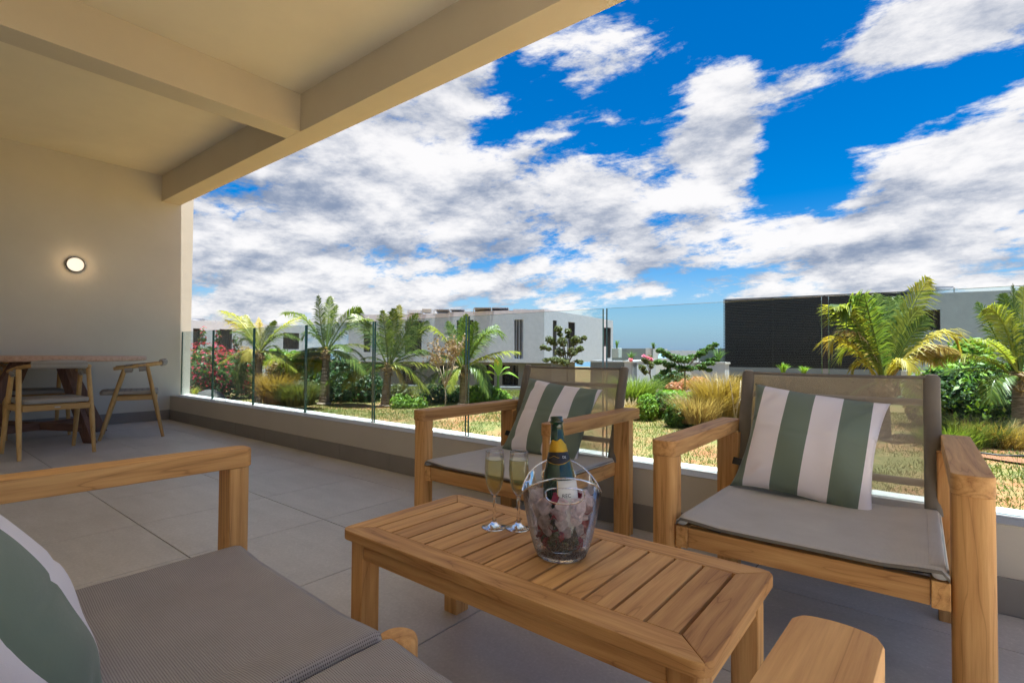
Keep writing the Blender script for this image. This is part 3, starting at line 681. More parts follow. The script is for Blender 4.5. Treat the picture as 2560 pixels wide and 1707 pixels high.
pm = mesh('rose_petal', [(-.013+.026*i/5, -.012+.024*j/5, .006*math.cos((i-2.5)*.7)+.004*math.sin(j*1.1)) for j in range(6) for i in range(6)], [(j*6+i, j*6+i+1, (j+1)*6+i+1, (j+1)*6+i) for j in range(5) for i in range(5) if not ((i in (0, 4)) and (j in (0, 4)))], True)
pm.materials.append(PETAL)
for i in range(34):
    z = r.choice((.04, .05, .058, .075, .085, .095, .105, .115, .125, .135, .145)); a = r.uniform(0, 6.28) if z > .06 else va+r.uniform(-1.7, 1.7); rad = (.046 if z < .06 else r.uniform(.03, .066)*(.7+z*2.2))
    o = link('rose_petal', pm, None, None, loc=(BX+rad*math.cos(a), BY+rad*math.sin(a), ZT+z), rot=(r.uniform(0, 3), r.uniform(0, 3), r.uniform(0, 3)))
    s_ = r.uniform(.8, 1.2); o.scale = (s_, s_, s_)
    tag(o, 'crimson rose petal tucked among the ice in the bucket', 'petal', 'crimson petals in the ice bucket')
for i, (a, z) in enumerate(((-.9, .045), (-.35, .042), (.25, .046), (.8, .044))):
    o = link('mint_leaf', pm.copy(), None, None, loc=(BX+.045*math.cos(va+a), BY+.045*math.sin(va+a), ZT+z), rot=(1.3, .2*i, va+a+1.57)); o.data.materials.clear(); o.data.materials.append(LD); o.scale = (1.2, 1.0, 1)
    tag(o, 'dark green leaf pressed against the base of the bucket under the ice', 'leaf', 'dark leaves in the ice bucket')

# ------------------------------------------------------------------ dining set by the wall
tx, ty, tr_ = -2.80, -1.02, .78
dt = empty('dining_table', (tx, ty, 0), 'round brown dining table on splayed dark legs beside the side wall', 'table')
me = lathe_me('tabletop', [(.0005, .728), (tr_-.012, .728), (tr_-.002, .733), (tr_, .745), (tr_, .760), (tr_-.003, .767), (tr_-.008, .770), (.0005, .770)], 72)
link('tabletop', me, WTOP, dt)
for q in (27, 117, 207, 297):
    a = math.radians(q); ca, sa = math.cos(a), math.sin(a)
    lg = box('leg', (-.055, -.022, 0), (.055, .022, 1), WAL[2], dt, .004)
    for v in lg.data.vertices:
        t_ = v.co.z; off = .56-.36*t_; x_ = off+v.co.x*(1-.15*t_); y_ = v.co.y
        v.co = (x_*ca-y_*sa, x_*sa+y_*ca, t_*.728)
for q in (27, 117):
    s_ = box('stretcher', (-.49, -.03, .10 if q == 27 else .1002), (.49, .03, .165 if q == 27 else .1652), WAL[0], dt, .003); s_.rotation_euler = (0, 0, math.radians(q))
    if q == 117: s_.location = (0, 0, -.0004)
CORDM = NT('grey_cord'); _u = CORDM.n('ShaderNodeUVMap').outputs[0]; _s = CORDM.n('ShaderNodeSeparateXYZ'); CORDM.put(_s.inputs[0], _u)
_a = CORDM.math('ABSOLUTE', CORDM.math('SINE', CORDM.math('MULTIPLY', _s.outputs[0], math.pi/.0062))); _b = CORDM.math('ABSOLUTE', CORDM.math('SINE', CORDM.math('MULTIPLY', _s.outputs[1], math.pi/.045)))
CORDM = CORDM.done(CORDM.pr(CORDM.mix(CORDM.ramp(CORDM.math('MULTIPLY', _a, CORDM.math('MULTIPLY_ADD', _b, .5, .5)), [(.1, (.03, .026, .02)), (.7, (1, 1, 1))]), (.16, .14, .115), (.50, .45, .38)), .85, CORDM.bump(_a, .003, 1.)))
def dining_chair():
    root = empty('dining_chair', (0, 0, 0), 'x', 'chair', 'corded wooden dining chairs round the dining table')
    for s_ in (-1, 1):
        tube('leg', [(s_*.226, .005, 0), (s_*.222, .085, .31), (s_*.214, .176, .655)], [.0135, .019, .0165], OAK[2], root, 14)
        tube('leg', [(s_*.226, .486, 0), (s_*.222, .425, .31), (s_*.214, .352, .675)], [.0135, .019, .0165], OAK[2], root, 14)
        box('side_rail', (s_*.216-.009, .105, .358), (s_*.216+.009, .425, .402), OAK[1], root, .003)
        for y_, z_ in ((.205, .652), (.312, .665)):
            wv = tube('cord_wrap', [(s_*.213, y_-.029, z_-.004), (s_*.213, y_+.029, z_+.003)], .036, CORDM, root, 14, .55); boxuv(wv)
    box('front_rail', (-.205, .100, .356), (.205, .118, .400), OAK[0], root, .003); br = box('back_rail', (-.205, .418, .356), (.205, .436, .402), OAK[0], root, .003)
    box('metal_tag', (-.018, .4362, .376), (.018, .4372, .384), STEEL, br)
    path = [(-.216, .095, .655), (-.218, .2, .667), (-.217, .33, .684), (-.205, .40, .694), (-.17, .452, .703), (-.11, .482, .708), (0, .495, .710)]
    path = path+[(-x, y, z) for x, y, z in path[-2::-1]]
    tube('arm_rail', path, .0155, OAK[0], root, 12)
    pad = [(-.165, .462, .708), (-.13, .480, .711), (-.07, .494, .714), (0, .499, .715), (.07, .494, .714), (.13, .480, .711), (.165, .462, .708)]
    boxuv(tube('back_pad', pad, [.031, .034, .034, .034, .034, .034, .031], CORDM, root, 16, .62))
    st = prism('seat', rrect(-.205, -.005, .205, .445, [.05, .05, .04, .04], 6), .410, .447, CORDM, root, .010)
    bm = bmesh.new(); bm.from_mesh(st.data); bmesh.ops.triangulate(bm, faces=[f for f in bm.faces if len(f.verts) > 4]); bm.to_mesh(st.data); bm.free(); boxuv(st)
    return root
dA = dining_chair(); dB = copy_tree(dA); dC = copy_tree(dA)
dA.location = (-2.224, -1.119, 0); dA.rotation_euler = (0, 0, math.radians(-85.4)); dA['label'] = 'corded wooden dining chair with its back toward the lounge, in front of the round table'
dB.location = (-2.580, -.630, 0); dB.rotation_euler = (0, 0, math.radians(-16)); dB['label'] = 'corded wooden dining chair seen from the side, closest to the glass balustrade'
dC.location = (-3.00, -1.0, 0); dC.rotation_euler = (0, 0, math.radians(92)); dC['label'] = 'corded wooden dining chair tucked between the round table and the side wall'

# ------------------------------------------------------------------ ground
GZ = -.25
def gz(x, y):
    a_ = min(1, max(0, (x+4.5)/3)); st_ = 6.6+6.2*a_*a_*(3-2*a_); t_ = min(1, max(0, (y-st_)/7)); return GZ-2.6*t_*t_*(3-2*t_)
xs = np.concatenate([[-4000, -900, -300, -120], np.arange(-60, 24.1, 1.0), [60, 200, 900, 4000]]); ys = np.concatenate([[-3000, -200, -30, .49], np.arange(1, 40, .75), [60, 120, 300]])
V = []; 
for y in ys:
    for x in xs: V.append((x, y, gz(x, y)+(.03*math.sin(x*.9)*math.sin(y*1.1) if 1 < y < 12 and -30 < x < 20 else 0)-(.02*(y-40) if y > 40 else 0)))
nx = len(xs); Fc = [(j*nx+i, j*nx+i+1, (j+1)*nx+i+1, (j+1)*nx+i) for j in range(len(ys)-1) for i in range(nx-1) if not (ys[j] < .4 and ys[j+1] <= .5 and -60 < (xs[i]+xs[i+1])/2 < 7.2 and ys[j] >= -31)]
tag(link('ground', mesh('ground', V, Fc, True), SOIL), kind='structure')
tag(box('sea', (-4500, 290, -9.2), (4500, 8500, -8.5), SEA), kind='structure')
# lawn blades
n_ = 230000; u = rng.random(n_); yy = .6+9.5*u**1.3; xx = 3.5-(yy+2.0)*rng.random(n_)*1.75+1.6+(yy*.05)
xx = rng.uniform(-9.5, 6.5, n_); m_ = (xx < 4.2+.28*yy) & (xx > 3.5-(yy+2.6)*3.2)
xx, yy = xx[m_], yy[m_]
pat = np.sin(xx*2.3+1.7*np.sin(yy*1.9))*np.sin(yy*2.7+1.3*np.sin(xx*1.4)); m_ = rng.random(len(xx)) < np.clip(.62+.75*pat+(yy > 3)*.12-.25*np.sin(xx*.7+2)*np.sin(yy*.8), .06, 1)
xx, yy = xx[m_], yy[m_]; n_ = len(xx)
hgt = rng.uniform(.012, .038, n_)*(1+.3*(yy > 3)); an = rng.uniform(0, 6.28, n_); wd = rng.uniform(.0018, .004, n_)*(1+yy*.2); ln = rng.normal(0, .018, (n_, 2))
zb = GZ+.03*np.sin(xx*.9)*np.sin(yy*1.1)*(yy > 1)-.004
b0 = np.stack([xx-np.cos(an)*wd, yy-np.sin(an)*wd, zb], -1); b1 = np.stack([xx+np.cos(an)*wd, yy+np.sin(an)*wd, zb], -1); b2 = np.stack([xx+ln[:, 0], yy+ln[:, 1], zb+hgt], -1)
tag(link('grass', quads('grass', np.stack([b0, b1, b2], 1), 3), LAWNB), 'short sunlit lawn grass with dry patches beyond the balustrade', 'grass', None, 'stuff')

# ------------------------------------------------------------------ plant makers
def leaves_me(name, ells, size, seed, flat=.0, shell=.55, elong=1.8):
    """ells: (cx,cy,cz,rx,ry,rz,n)"""
    g_ = np.random.default_rng(seed); Q = []
    for cx_, cy_, cz_, rx_, ry_, rz_, n in ells:
        d = g_.normal(size=(n, 3)); d /= np.linalg.norm(d, axis=1)[:, None]; r_ = shell+(1-shell)*g_.random(n)**.6; lump = 1+.18*np.sin(d[:, 0]*7+cx_*9)*np.sin(d[:, 1]*6+1)*np.cos(d[:, 2]*8)
        p = d*(r_*lump)[:, None]*np.array([rx_, ry_, rz_])+np.array([cx_, cy_, cz_])
        nn = d+g_.normal(size=(n, 3))*.7+np.array([0, 0, .35]); nn /= np.linalg.norm(nn, axis=1)[:, None]
        a = np.cross(nn, g_.normal(size=(n, 3))); a /= np.linalg.norm(a, axis=1)[:, None]; b = np.cross(nn, a)
        s_ = size*g_.uniform(.6, 1.35, n)[:, None]
        Q.append(np.stack([p-a*s_*elong*.5, p-b*s_*.42+nn*s_*.08, p+a*s_*elong*.5-nn*s_*.15, p+b*s_*.42+nn*s_*.08], 1))
    return quads(name, np.concatenate(Q))
def blades_me(name, n, h, spread, seed, wd=.006, base=.12, lean=.6, segs=3, tall=.5):
    g_ = np.random.default_rng(seed); Q = []
    a = g_.uniform(0, 6.28, n); r0 = base*np.sqrt(g_.random(n)); H = h*g_.uniform(tall, 1, n); L = spread*g_.uniform(.15, 1, n)
    x0, y0 = r0*np.cos(a), r0*np.sin(a); dx, dy = np.cos(a+g_.normal(0, .4, n)), np.sin(a+g_.normal(0, .4, n)); px, py = -dy*wd, dx*wd
    prev = None
    for k in range(segs+1):
        t_ = k/segs; wq = (1-t_)*1.0+.05; z = H*(t_*(1+lean)-lean*t_*t_*1.0); o = L*t_**1.7
        c = np.stack([x0+dx*o, y0+dy*o, z], -1); lft = c+np.stack([px, py, 0*px], -1)*wq; rgt = c-np.stack([px, py, 0*px], -1)*wq
        if prev: Q.append(np.stack([prev[0], prev[1], rgt, lft], 1))
        prev = (lft, rgt)
    # connected strips per blade so that each blade keeps one colour
    n3 = len(Q); A = np.stack(Q, 1)   # n,segs,4,3
    V = []; 
    verts = np.concatenate([A[:, 0, 0:2], A[:, :, 3:4].reshape(n, segs, 3)[:, :, None, :].reshape(n, segs, 1, 3)[:, :, 0], A[:, :, 2]], 1)  # l0,r0,l1..ls,r1..rs
    nvv = 2+2*segs; me = bpy.data.meshes.new(name); me.vertices.add(n*nvv); me.vertices.foreach_set('co', verts.astype(np.float32).ravel())
    fi = []
    for k in range(segs):
        l0, r0_ = (0, 1) if k == 0 else (2+k-1, 2+segs+k-1); fi.append((l0, r0_, 2+segs+k, 2+k))
    fi = np.array(fi); idx = (np.arange(n)[:, None, None]*nvv+fi[None]).reshape(-1)
    me.loops.add(len(idx)); me.loops.foreach_set('vertex_index', idx.astype(np.int32)); me.polygons.add(len(idx)//4); me.polygons.foreach_set('loop_start', np.arange(0, len(idx), 4, dtype=np.int32)); me.update(calc_edges=True); return me
def frond_me(name, P0, P1, P2, seed, ll=.34, nl=34, wd=.013, droop=.35, start=.16):
    """feather frond along a bezier; leaflets are two-segment strips"""
    g_ = random.Random(seed); P0, P1, P2 = map(Vector, (P0, P1, P2)); V = []; Fc = []
    def B(t_): return P0*(1-t_)**2+P1*2*t_*(1-t_)+P2*t_*t_
    def T(t_): return ((P1-P0)*(1-t_)+(P2-P1)*t_).normalized()
    L = (P1-P0).length+(P2-P1).length
    pts = [B(i/12) for i in range(13)]; tv, tf = tube_vf(pts, [.016*(1-i/12)*(L/1.3)+.003 for i in range(13)], 5); V += tv; Fc += tf
    chord = (P2-P0); sidev = chord.cross(Vector((0, 0, 1)))
    if sidev.length < .25*chord.length or chord.normalized().z > .75: sidev = Vector(RT)+Vector(FW)*g_.uniform(-.6, .6)
    sidev.normalize()
    for i in range(nl):
        t_ = start+(1-start)*(i+.5)/nl; c = B(t_); tg = T(t_); sd = (sidev-tg*sidev.dot(tg)).normalized(); nrm = sd.cross(tg)
        prof = (math.sin(math.pi*min(1, (t_-start)/(1-start)*.93+.10))**.6); le = ll*L*prof*g_.uniform(.82, 1.08)
        for s_ in (-1, 1):
            fwd = .55+.5*t_; d0 = (sd*s_*(1-.25*t_)+tg*fwd+nrm*g_.uniform(-.12, .22)).normalized()
            dr = Vector((0, 0, -1))*droop*le*g_.uniform(.6, 1.3)
            m1 = c+d0*le*.5+dr*.18; e1 = c+d0*le*.92+dr; wv = (tg-d0*tg.dot(d0)).normalized()*wd*L*g_.uniform(.4, .7)
            if wv.length < 1e-5: continue
            b = len(V); V += [c-wv*.6, c+wv*.6, m1+wv, m1-wv, e1]; Fc += [(b, b+1, b+2, b+3), (b+3, b+2, b+4)]
    return mesh(name, V, Fc)
def palm(label, base_px, crown_px, d, fronds, tr=.07, scale=1., seed=1, leanpx=0, group='young coconut palms in the garden'):
    c = at(*crown_px, d); bs = at(base_px[0], base_px[1], d); bs[2] = gz(bs[0], bs[1])-.02
    root = empty('palm_tree', tuple(bs), label, 'palm tree', group)
    o_ = Vector(bs); n = 15; C = Vector(c)-o_
    pts = []; rad = []
    for i in range(n*2+1):
        t_ = i/(2*n); p = Vector((C.x*t_, C.y*t_, C.z*t_)); p.x += .03*math.sin(3*t_)*0; pts.append(p); rad.append(tr*(1.25-.5*t_+(.35 if t_ < .05 else 0))*(1.06 if i % 2 else .95))
    tube('trunk', pts, rad, BARK, root, 12)
    g_ = random.Random(seed); depth = lambda: g_.uniform(-.42, .42)*scale
    hs_ = 75*scale*10.3/d; cx0, cy0 = crown_px
    fronds = list(fronds)+[((cx0+sg*hs_*g_.uniform(.6, 1.5), cy0+hs_*g_.uniform(.35, .95)), (cx0+sg*hs_*g_.uniform(.45, .8), cy0-hs_*g_.uniform(.1, .5)), g_.choice(('g', 'g', 'g', 'yg'))) for sg in ((-1, 1, -1, 1, -1, 1) if d > 8 else (1, -1))]
    for i, (tip, ctl, kind) in enumerate(fronds):
        dd = depth(); p0 = C+Vector((g_.uniform(-.03, .03), g_.uniform(-.03, .03), g_.uniform(-.06, .04)))
        p1 = Vector(at(*ctl, d+dd*.6))-o_; p2 = Vector(at(*tip, d+dd))-o_
        mt = {'g': FG, 'yg': FYG, 'y': FY, 'd': FD}[kind]
        fr = link('frond', frond_me('frond', p0, p1, p2, seed*50+i, .26 if kind != 'd' else .2, 46, .0135, .55 if kind in ('y', 'd') else .38), mt, root)
        if kind in ('y', 'd'): fr['label'] = 'yellowing frond' if kind == 'y' else 'dried brown frond'
    # husk fibres at the crown
    link('husk', leaves_me('husk', [(C.x, C.y, C.z-.06, .09, .09, .16, 90)], .05, seed, elong=3), LR, root)
    return root
palm('small yellowing palm behind the third glass pane, nearest the red bougainvillea', (642, 1010), (648, 885), 10.2,
     [((548, 776), (606, 780), 'yg'), ((560, 798), (610, 808), 'y'), ((613, 785), (622, 830), 'yg'), ((622, 800), (640, 840), 'yg'), ((646, 792), (652, 840), 'y'), ((651, 800), (640, 860), 'y'),
      ((755, 790), (688, 815), 'yg'), ((752, 850), (700, 806), 'g'), ((603, 862), (610, 822), 'g'), ((618, 905), (618, 850), 'y'), ((700, 888), (690, 840), 'g'), ((575, 830), (615, 820), 'g'), ((690, 800), (665, 830), 'g')], .075, 1, 1)
palm('tallest palm, dark crown reaching above the glass between the two pale houses', (809, 1021), (816, 880), 10.6,
     [((796, 735), (798, 810), 'g'), ((826, 738), (820, 800), 'g'), ((842, 760), (826, 810), 'g'), ((709, 785), (756, 758), 'g'), ((905, 772), (862, 778), 'g'), ((935, 800), (880, 785), 'g'), ((650, 912), (700, 880), 'yg'), ((680, 935), (740, 880), 'g'),
      ((925, 870), (880, 845), 'yg'), ((915, 905), (885, 850), 'g'), ((800, 930), (796, 840), 'y'), ((755, 850), (775, 800), 'g'), ((730, 900), (775, 850), 'g'), ((872, 880), (850, 840), 'g'), ((860, 930), (850, 880), 'g'), ((780, 950), (800, 880), 'g'), ((770, 930), (770, 880), 'yg')], .085, 1.1, 2)
palm('palm with an upright bright green spear frond behind the fifth glass pane', (963, 1024), (970, 918), 10.4,
     [((1000, 758), (984, 840), 'yg'), ((985, 768), (980, 830), 'g'), ((955, 772), (966, 840), 'g'), ((875, 785), (930, 810), 'g'), ((1045, 780), (1008, 840), 'g'), ((1075, 800), (1010, 850), 'g'), ((815, 965), (872, 890), 'g'), ((860, 975), (900, 905), 'yg'),
      ((1110, 905), (1040, 838), 'g'), ((1090, 880), (1030, 880), 'g'), ((1012, 975), (1000, 905), 'y'), ((1085, 958), (1035, 910), 'g'), ((900, 900), (930, 880), 'g'), ((925, 940), (940, 900), 'g'), ((1040, 940), (1010, 900), 'g'), ((1100, 925), (1040, 890), 'yg')], .08, 1.1, 3)
palm('palm with a yellow tipped arching frond just left of the teak armchair behind the flutes', (1158, 1030), (1160, 925), 10.8,
     [((1166, 782), (1162, 840), 'g'), ((1153, 790), (1158, 850), 'g'), ((1118, 800), (1140, 850), 'g'), ((1056, 832), (1092, 782), 'yg'), ((1256, 842), (1215, 790), 'g'), ((1246, 812), (1200, 835), 'g'), ((1303, 880), (1232, 868), 'yg'), ((1248, 905), (1210, 870), 'y'),
      ((1050, 930), (1100, 850), 'g'), ((1085, 905), (1115, 865), 'y'), ((1215, 925), (1195, 890), 'g'), ((1125, 985), (1130, 920), 'yg'), ((1190, 800), (1180, 850), 'g'), ((1105, 960), (1120, 900), 'd'), ((1075, 960), (1110, 900), 'g'), ((1230, 950), (1195, 900), 'g')], .085, 1.1, 4)
palm('large ragged palm with yellow and dried fronds behind the armchair nearer the right edge', (2212, 1090), (2210, 958), 6.6,
     [((2082, 772), (2120, 735), 'yg'), ((2075, 868), (2098, 790), 'y'), ((2100, 905), (2120, 820), 'yg'), ((2098, 780), (2140, 700), 'g'), ((2190, 730), (2200, 800), 'g'), ((2222, 738), (2222, 830), 'g'), ((2326, 690), (2262, 775), 'yg'), ((2250, 735), (2235, 820), 'g'),
      ((2398, 852), (2345, 770), 'y'), ((2398, 900), (2330, 800), 'd'), ((2322, 790), (2270, 830), 'g'), ((2300, 770), (2262, 800), 'yg'), ((2160, 735), (2180, 810), 'g'), ((2130, 940), (2150, 860), 'y'), ((2282, 930), (2255, 850), 'y'), ((2325, 900), (2280, 820), 'y'), ((2092, 830), (2150, 800), 'd'), ((2350, 915), (2300, 815), 'd')], .06, .9, 5)
palm('palm cut by the right edge of the photo, with a ringed pale trunk', (2552, 1105), (2546, 945), 6.6,
     [((2442, 752), (2480, 820), 'g'), ((2462, 770), (2520, 770), 'yg'), ((2532, 708), (2535, 800), 'g'), ((2560, 712), (2555, 800), 'yg'), ((2505, 730), (2530, 810), 'g'), ((2432, 848), (2490, 838), 'yg'), ((2328, 905), (2440, 850), 'yg'), ((2345, 935), (2450, 900), 'g'), ((2440, 900), (2500, 880), 'g'), ((2640, 800), (2580, 790), 'g'), ((2660, 900), (2600, 850), 'y'), ((2610, 740), (2570, 800), 'g')], .075, .8, 6)

def shrub(name, label, cat, px, py_base, d, ells, size, mat, seed, stems=5, extra=None, shell=.5, elong=1.8, group=None):
    """ells in metres relative to the base: (right, away, up, rx, ry, rz, n)"""
    b = at(px, py_base, d); z0 = gz(b[0], b[1]); root = empty(name, (b[0], b[1], z0), label, cat, group)
    a2 = Vector((RT[0], RT[1], 0)).normalized(); f2 = Vector((FW[0], FW[1], 0)).normalized()
    def cv(e): c = a2*e[0]+f2*e[1]; return (c.x, c.y, e[2]+(b[2]-z0), e[3], e[4], e[5], e[6])
    E = [cv(e) for e in ells]
    link('foliage', leaves_me('foliage', E, size, seed, shell=shell, elong=elong), mat, root)
    if extra:
        for nm, sz, mt, frac in extra:
            link(nm, leaves_me(nm, [(e[0], e[1], e[2]+e[5]*.1, e[3]*1.06, e[4]*1.06, e[5]*1.06, max(4, int(e[6]*frac))) for e in E], sz, seed+9, shell=.9), mt, root)
    if stems:
        VV = []; FF = []; g_ = random.Random(seed)
        for i in range(stems):
            e = E[i % len(E)]; tip = Vector(e[:3])+Vector((g_.uniform(-.5, .5)*e[3], g_.uniform(-.5, .5)*e[4], g_.uniform(-.2, .6)*e[5])); s0 = Vector((g_.uniform(-.05, .05)+tip.x*.25, g_.uniform(-.05, .05)+tip.y*.25, -.05)); mid = (s0+tip)*.5+Vector((0, 0, .05))
            v_, f_ = tube_vf([s0, mid, tip], [.014, .010, .004], 5); k0 = len(VV); VV += v_; FF += [tuple(q+k0 for q in f) for f in f_]
        link('stems', mesh('stems', VV, FF, True), TRK, root)
    return root
def H(py_hi, py_lo, d): return (py_lo-py_hi)/FPX*d
# left: bougainvillea, rock, spiky plant
shrub('bougainvillea', 'bougainvillea bush covered in red bracts behind the two leftmost panes', 'bush', 540, 990, 11.5, [(-.25, 0, .62, .55, .5, .5, 1500), (.2, .1, .5, .6, .5, .48, 1500), (-.35, -.1, .35, .45, .4, .4, 800), (.38, 0, .35, .35, .4, .4, 700), (-.32, 0, 1.32, .07, .07, .22, 60), (.02, 0, 1.28, .05, .05, .2, 50), (.42, 0, 1.2, .10, .05, .25, 60)], .05, LG, 21, 7,
      [('flowers', .042, RED, .27)])
rk = onz(518, 992, gz(0, 8)); 
rb = bmesh.new(); bmesh.ops.create_icosphere(rb, subdivisions=3, radius=1)
for v in rb.verts: v.co = Vector((v.co.x*.42, v.co.y*.3, v.co.z*.24))*(1+.08*math.sin(v.co.x*5)*math.cos(v.co.y*4+1))
rme = bpy.data.meshes.new('boulder'); rb.to_mesh(rme); rb.free(); rme.polygons.foreach_set('use_smooth', [True]*len(rme.polygons))
rp = at(522, 985, 10.6); tag(link('boulder', rme, ROCK, None, loc=(rp[0], rp[1], GZ+.05)), 'dark rounded boulder on the grass at the foot of the bougainvillea', 'rock')
def spiky(name, label, cat, px, py, d, h, n, mat, seed, wd=.012, base=.04, group=None, spread=None, z=None):
    b = at(px, py, d); z0 = b[2] if z is None else z; o = link(name, blades_me(name, n, h, spread or h*.8, seed, wd, base, .7, 4, .6), mat, None, loc=(b[0], b[1], z0)); return tag(o, label, cat, group)
spiky('spiky_plant', 'dark spiky leaved plant between the bougainvillea and the small yellow palm', 'plant', 598, 985, 10.2, .62, 90, LG, 31, .013)
spiky('tufted_plant', 'low pale tufted plant in front of the boulder at the far left', 'plant', 487, 992, 10.0, .22, 60, FYG, 32, .006)
def grass(label, px, py, d, h, n, mat, seed, spread=.5, base=.35, wd=.006):
    b = at(px, py, d); zz_ = min(b[2], gz(b[0], b[1])) ; hh = h+(b[2]-zz_)*0; return tag(link('ornamental_grass', blades_me('ornamental_grass', n, h, spread, seed, wd, base, .55, 3, .35), mat, None, loc=(b[0], b[1], b[2]-.02)), label, 'grass clump', 'ornamental grass clumps')
grass('feathery ochre grass clump under the drooping frond of the tallest palm', 690, 1006, 9.9, .62, 1500, OGR, 41, .45, .22, .011)
grass('brown dry grass clump spreading left of the tallest palm trunk', 745, 1010, 9.7, .48, 1300, LO, 42, .45, .28, .010)
grass('tall golden grass clump between the round shrubs and the armchair nearer the right edge', 1800, 1045, 7.9, .74, 2600, OGR, 43, .55, .30)
grass('pale golden grass clump low beside the golden grass, behind the right chair arm', 1745, 1052, 7.6, .45, 1200, LR, 44, .45, .3)
grass('grey green grass clump behind the armrest of the chair behind the flutes', 1580, 1010, 10.5, .62, 1700, GGR, 45, .6, .45, .010)
grass('dry straw coloured grass clump right behind the backrest of the chair behind the flutes', 1560, 1042, 8.6, .34, 900, LR, 46, .4, .3)
grass('straw coloured grass clump beside the trunk of the palm at the right edge', 2500, 1118, 6.3, .36, 1500, OGR, 47, .4, .35)
grass('green and straw grass clump below the dark hedge at the right', 2420, 1100, 6.4, .34, 1300, LO, 48, .4, .35)
grass('yellow green grass clump just right of the armchair backrest at the right', 2370, 1112, 6.2, .30, 900, GGR, 49, .35, .3)
# belt of shrubs below the palms
G1 = 'shrubs between and behind the palms'
shrub('shrub', 'bright green flat topped shrub behind the small yellowing palm', 'bush', 712, 960, 15, [(-.25, 0, .75, .6, .4, .28, 1000), (.3, 0, .72, .5, .4, .25, 900), (0, 0, .4, .7, .4, .35, 700)], .065, LB, 51, 4, None, .5, 1.8, G1)
shrub('shrub', 'brown withered shrub above the ochre grass', 'bush', 700, 985, 10.9, [(0, 0, .45, .42, .3, .35, 900)], .035, LR, 52, 9, None, .4, 2.4, G1)
shrub('shrub', 'brown withered shrub left of the small yellowing palm trunk', 'bush', 610, 960, 12.4, [(0, 0, .65, .22, .2, .28, 420)], .04, LR, 53, 5, None, .4, 2.4, G1)
shrub('shrub', 'dark green shrub between the tallest palm and its right neighbour', 'bush', 880, 1018, 11.4, [(-.3, 0, .38, .42, .4, .42, 1500), (.25, .1, .42, .42, .4, .45, 1500)], .055, LD, 54, 6, None, .4, 1.8, G1)
shrub('shrub', 'dark shrub at the left foot of the tallest palm', 'bush', 765, 1010, 11.8, [(0, 0, .45, .5, .4, .5, 1700)], .06, LD, 55, 6, None, .4, 1.8, G1)
shrub('shrub', 'low bright green shrub on the lawn edge between the middle palms', 'bush', 1020, 1024, 10.2, [(-.12, 0, .14, .25, .25, .18, 700), (.17, 0, .12, .22, .22, .15, 600)], .04, LB, 56, 4, None, .4, 1.8, G1)
shrub('shrub', 'dark green shrub directly under the palm with yellow tipped frond', 'bush', 1110, 1018, 11.2, [(-.2, 0, .2, .38, .3, .3, 1100), (.35, 0, .18, .3, .3, .25, 900)], .045, LD, 57, 5, None, .4, 1.8, G1)
shrub('shrub', 'bright green leafy shrub before the low grey garden wall', 'bush', 1225, 1018, 10.9, [(-.25, 0, .22, .32, .3, .26, 1100), (.15, 0, .17, .32, .3, .22, 1000), (-.05, 0, .32, .2, .2, .2, 500)], .05, LB, 58, 5, None, .4, 1.8, G1)
shrub('shrub', 'dark foliage mass at the back between the spear frond palm and its left neighbour', 'bush', 850, 990, 14.5, [(0, 0, .6, .8, .4, .6, 1500), (-.7, 0, .5, .5, .4, .5, 900)], .08, LD, 59, 4, None, .4, 1.8, G1)
shrub('shrub', 'dark foliage behind the trunk of the spear frond palm', 'bush', 925, 1010, 12.5, [(0, 0, .35, .55, .4, .35, 1300)], .06, LD, 60, 4, None, .4, 1.8, G1)
shrub('shrub', 'mid green shrub behind the bougainvillea and spiky plant', 'bush', 625, 990, 11.6, [(0, 0, .45, .22, .3, .45, 800)], .05, LG, 61, 4, None, .4, 1.8, G1)
shrub('shrub', 'olive green shrub at the right foot of the spear frond palm', 'bush', 1000, 1012, 11.9, [(0, 0, .25, .3, .3, .25, 800)], .05, LO, 65, 4, None, .4, 1.8, G1)
# bare branched bush with reddish leaves
bb = at(1112, 1060, 9.4); root = empty('twiggy_bush', (bb[0], bb[1], GZ), 'sparse twiggy bush with pinkish brown leaves in front of the yellow tipped palm', 'bush')
VV = []; FF = []; g_ = random.Random(5); tips = []
def addt(p, q, r0, r1):
    v_, f_ = tube_vf([p, (p+q)/2+Vector((g_.uniform(-.02, .02), g_.uniform(-.02, .02), 0)), q], [r0, (r0+r1)/2, r1], 5); k0 = len(VV); VV.extend(v_); FF.extend([tuple(x+k0 for x in f) for f in f_])
top0 = Vector((0, 0, .55)); addt(Vector((0, 0, -.03)), top0, .014, .012)
for i in range(9):
    a = i*2.4; q = top0+Vector((math.cos(a)*.22, math.sin(a)*.16, g_.uniform(.25, .5))); addt(top0*.8, q, .010, .005)
    for j in range(4):
        q2 = q+Vector((g_.uniform(-.2, .2), g_.uniform(-.2, .2), g_.uniform(.1, .42))); addt(q, q2, .005, .002); tips.append(q2); tips.append((q+q2)/2)
link('stems', mesh('stems', VV, FF, True), TWIG, root)
link('foliage', leaves_me('foliage', [(t_.x, t_.y, t_.z, .07, .07, .08, 12) for t_ in tips], .03, 71, shell=.3), leaf('pinkish_brown_leaf', (.16, .11, .06), (.36, .22, .14)), root)
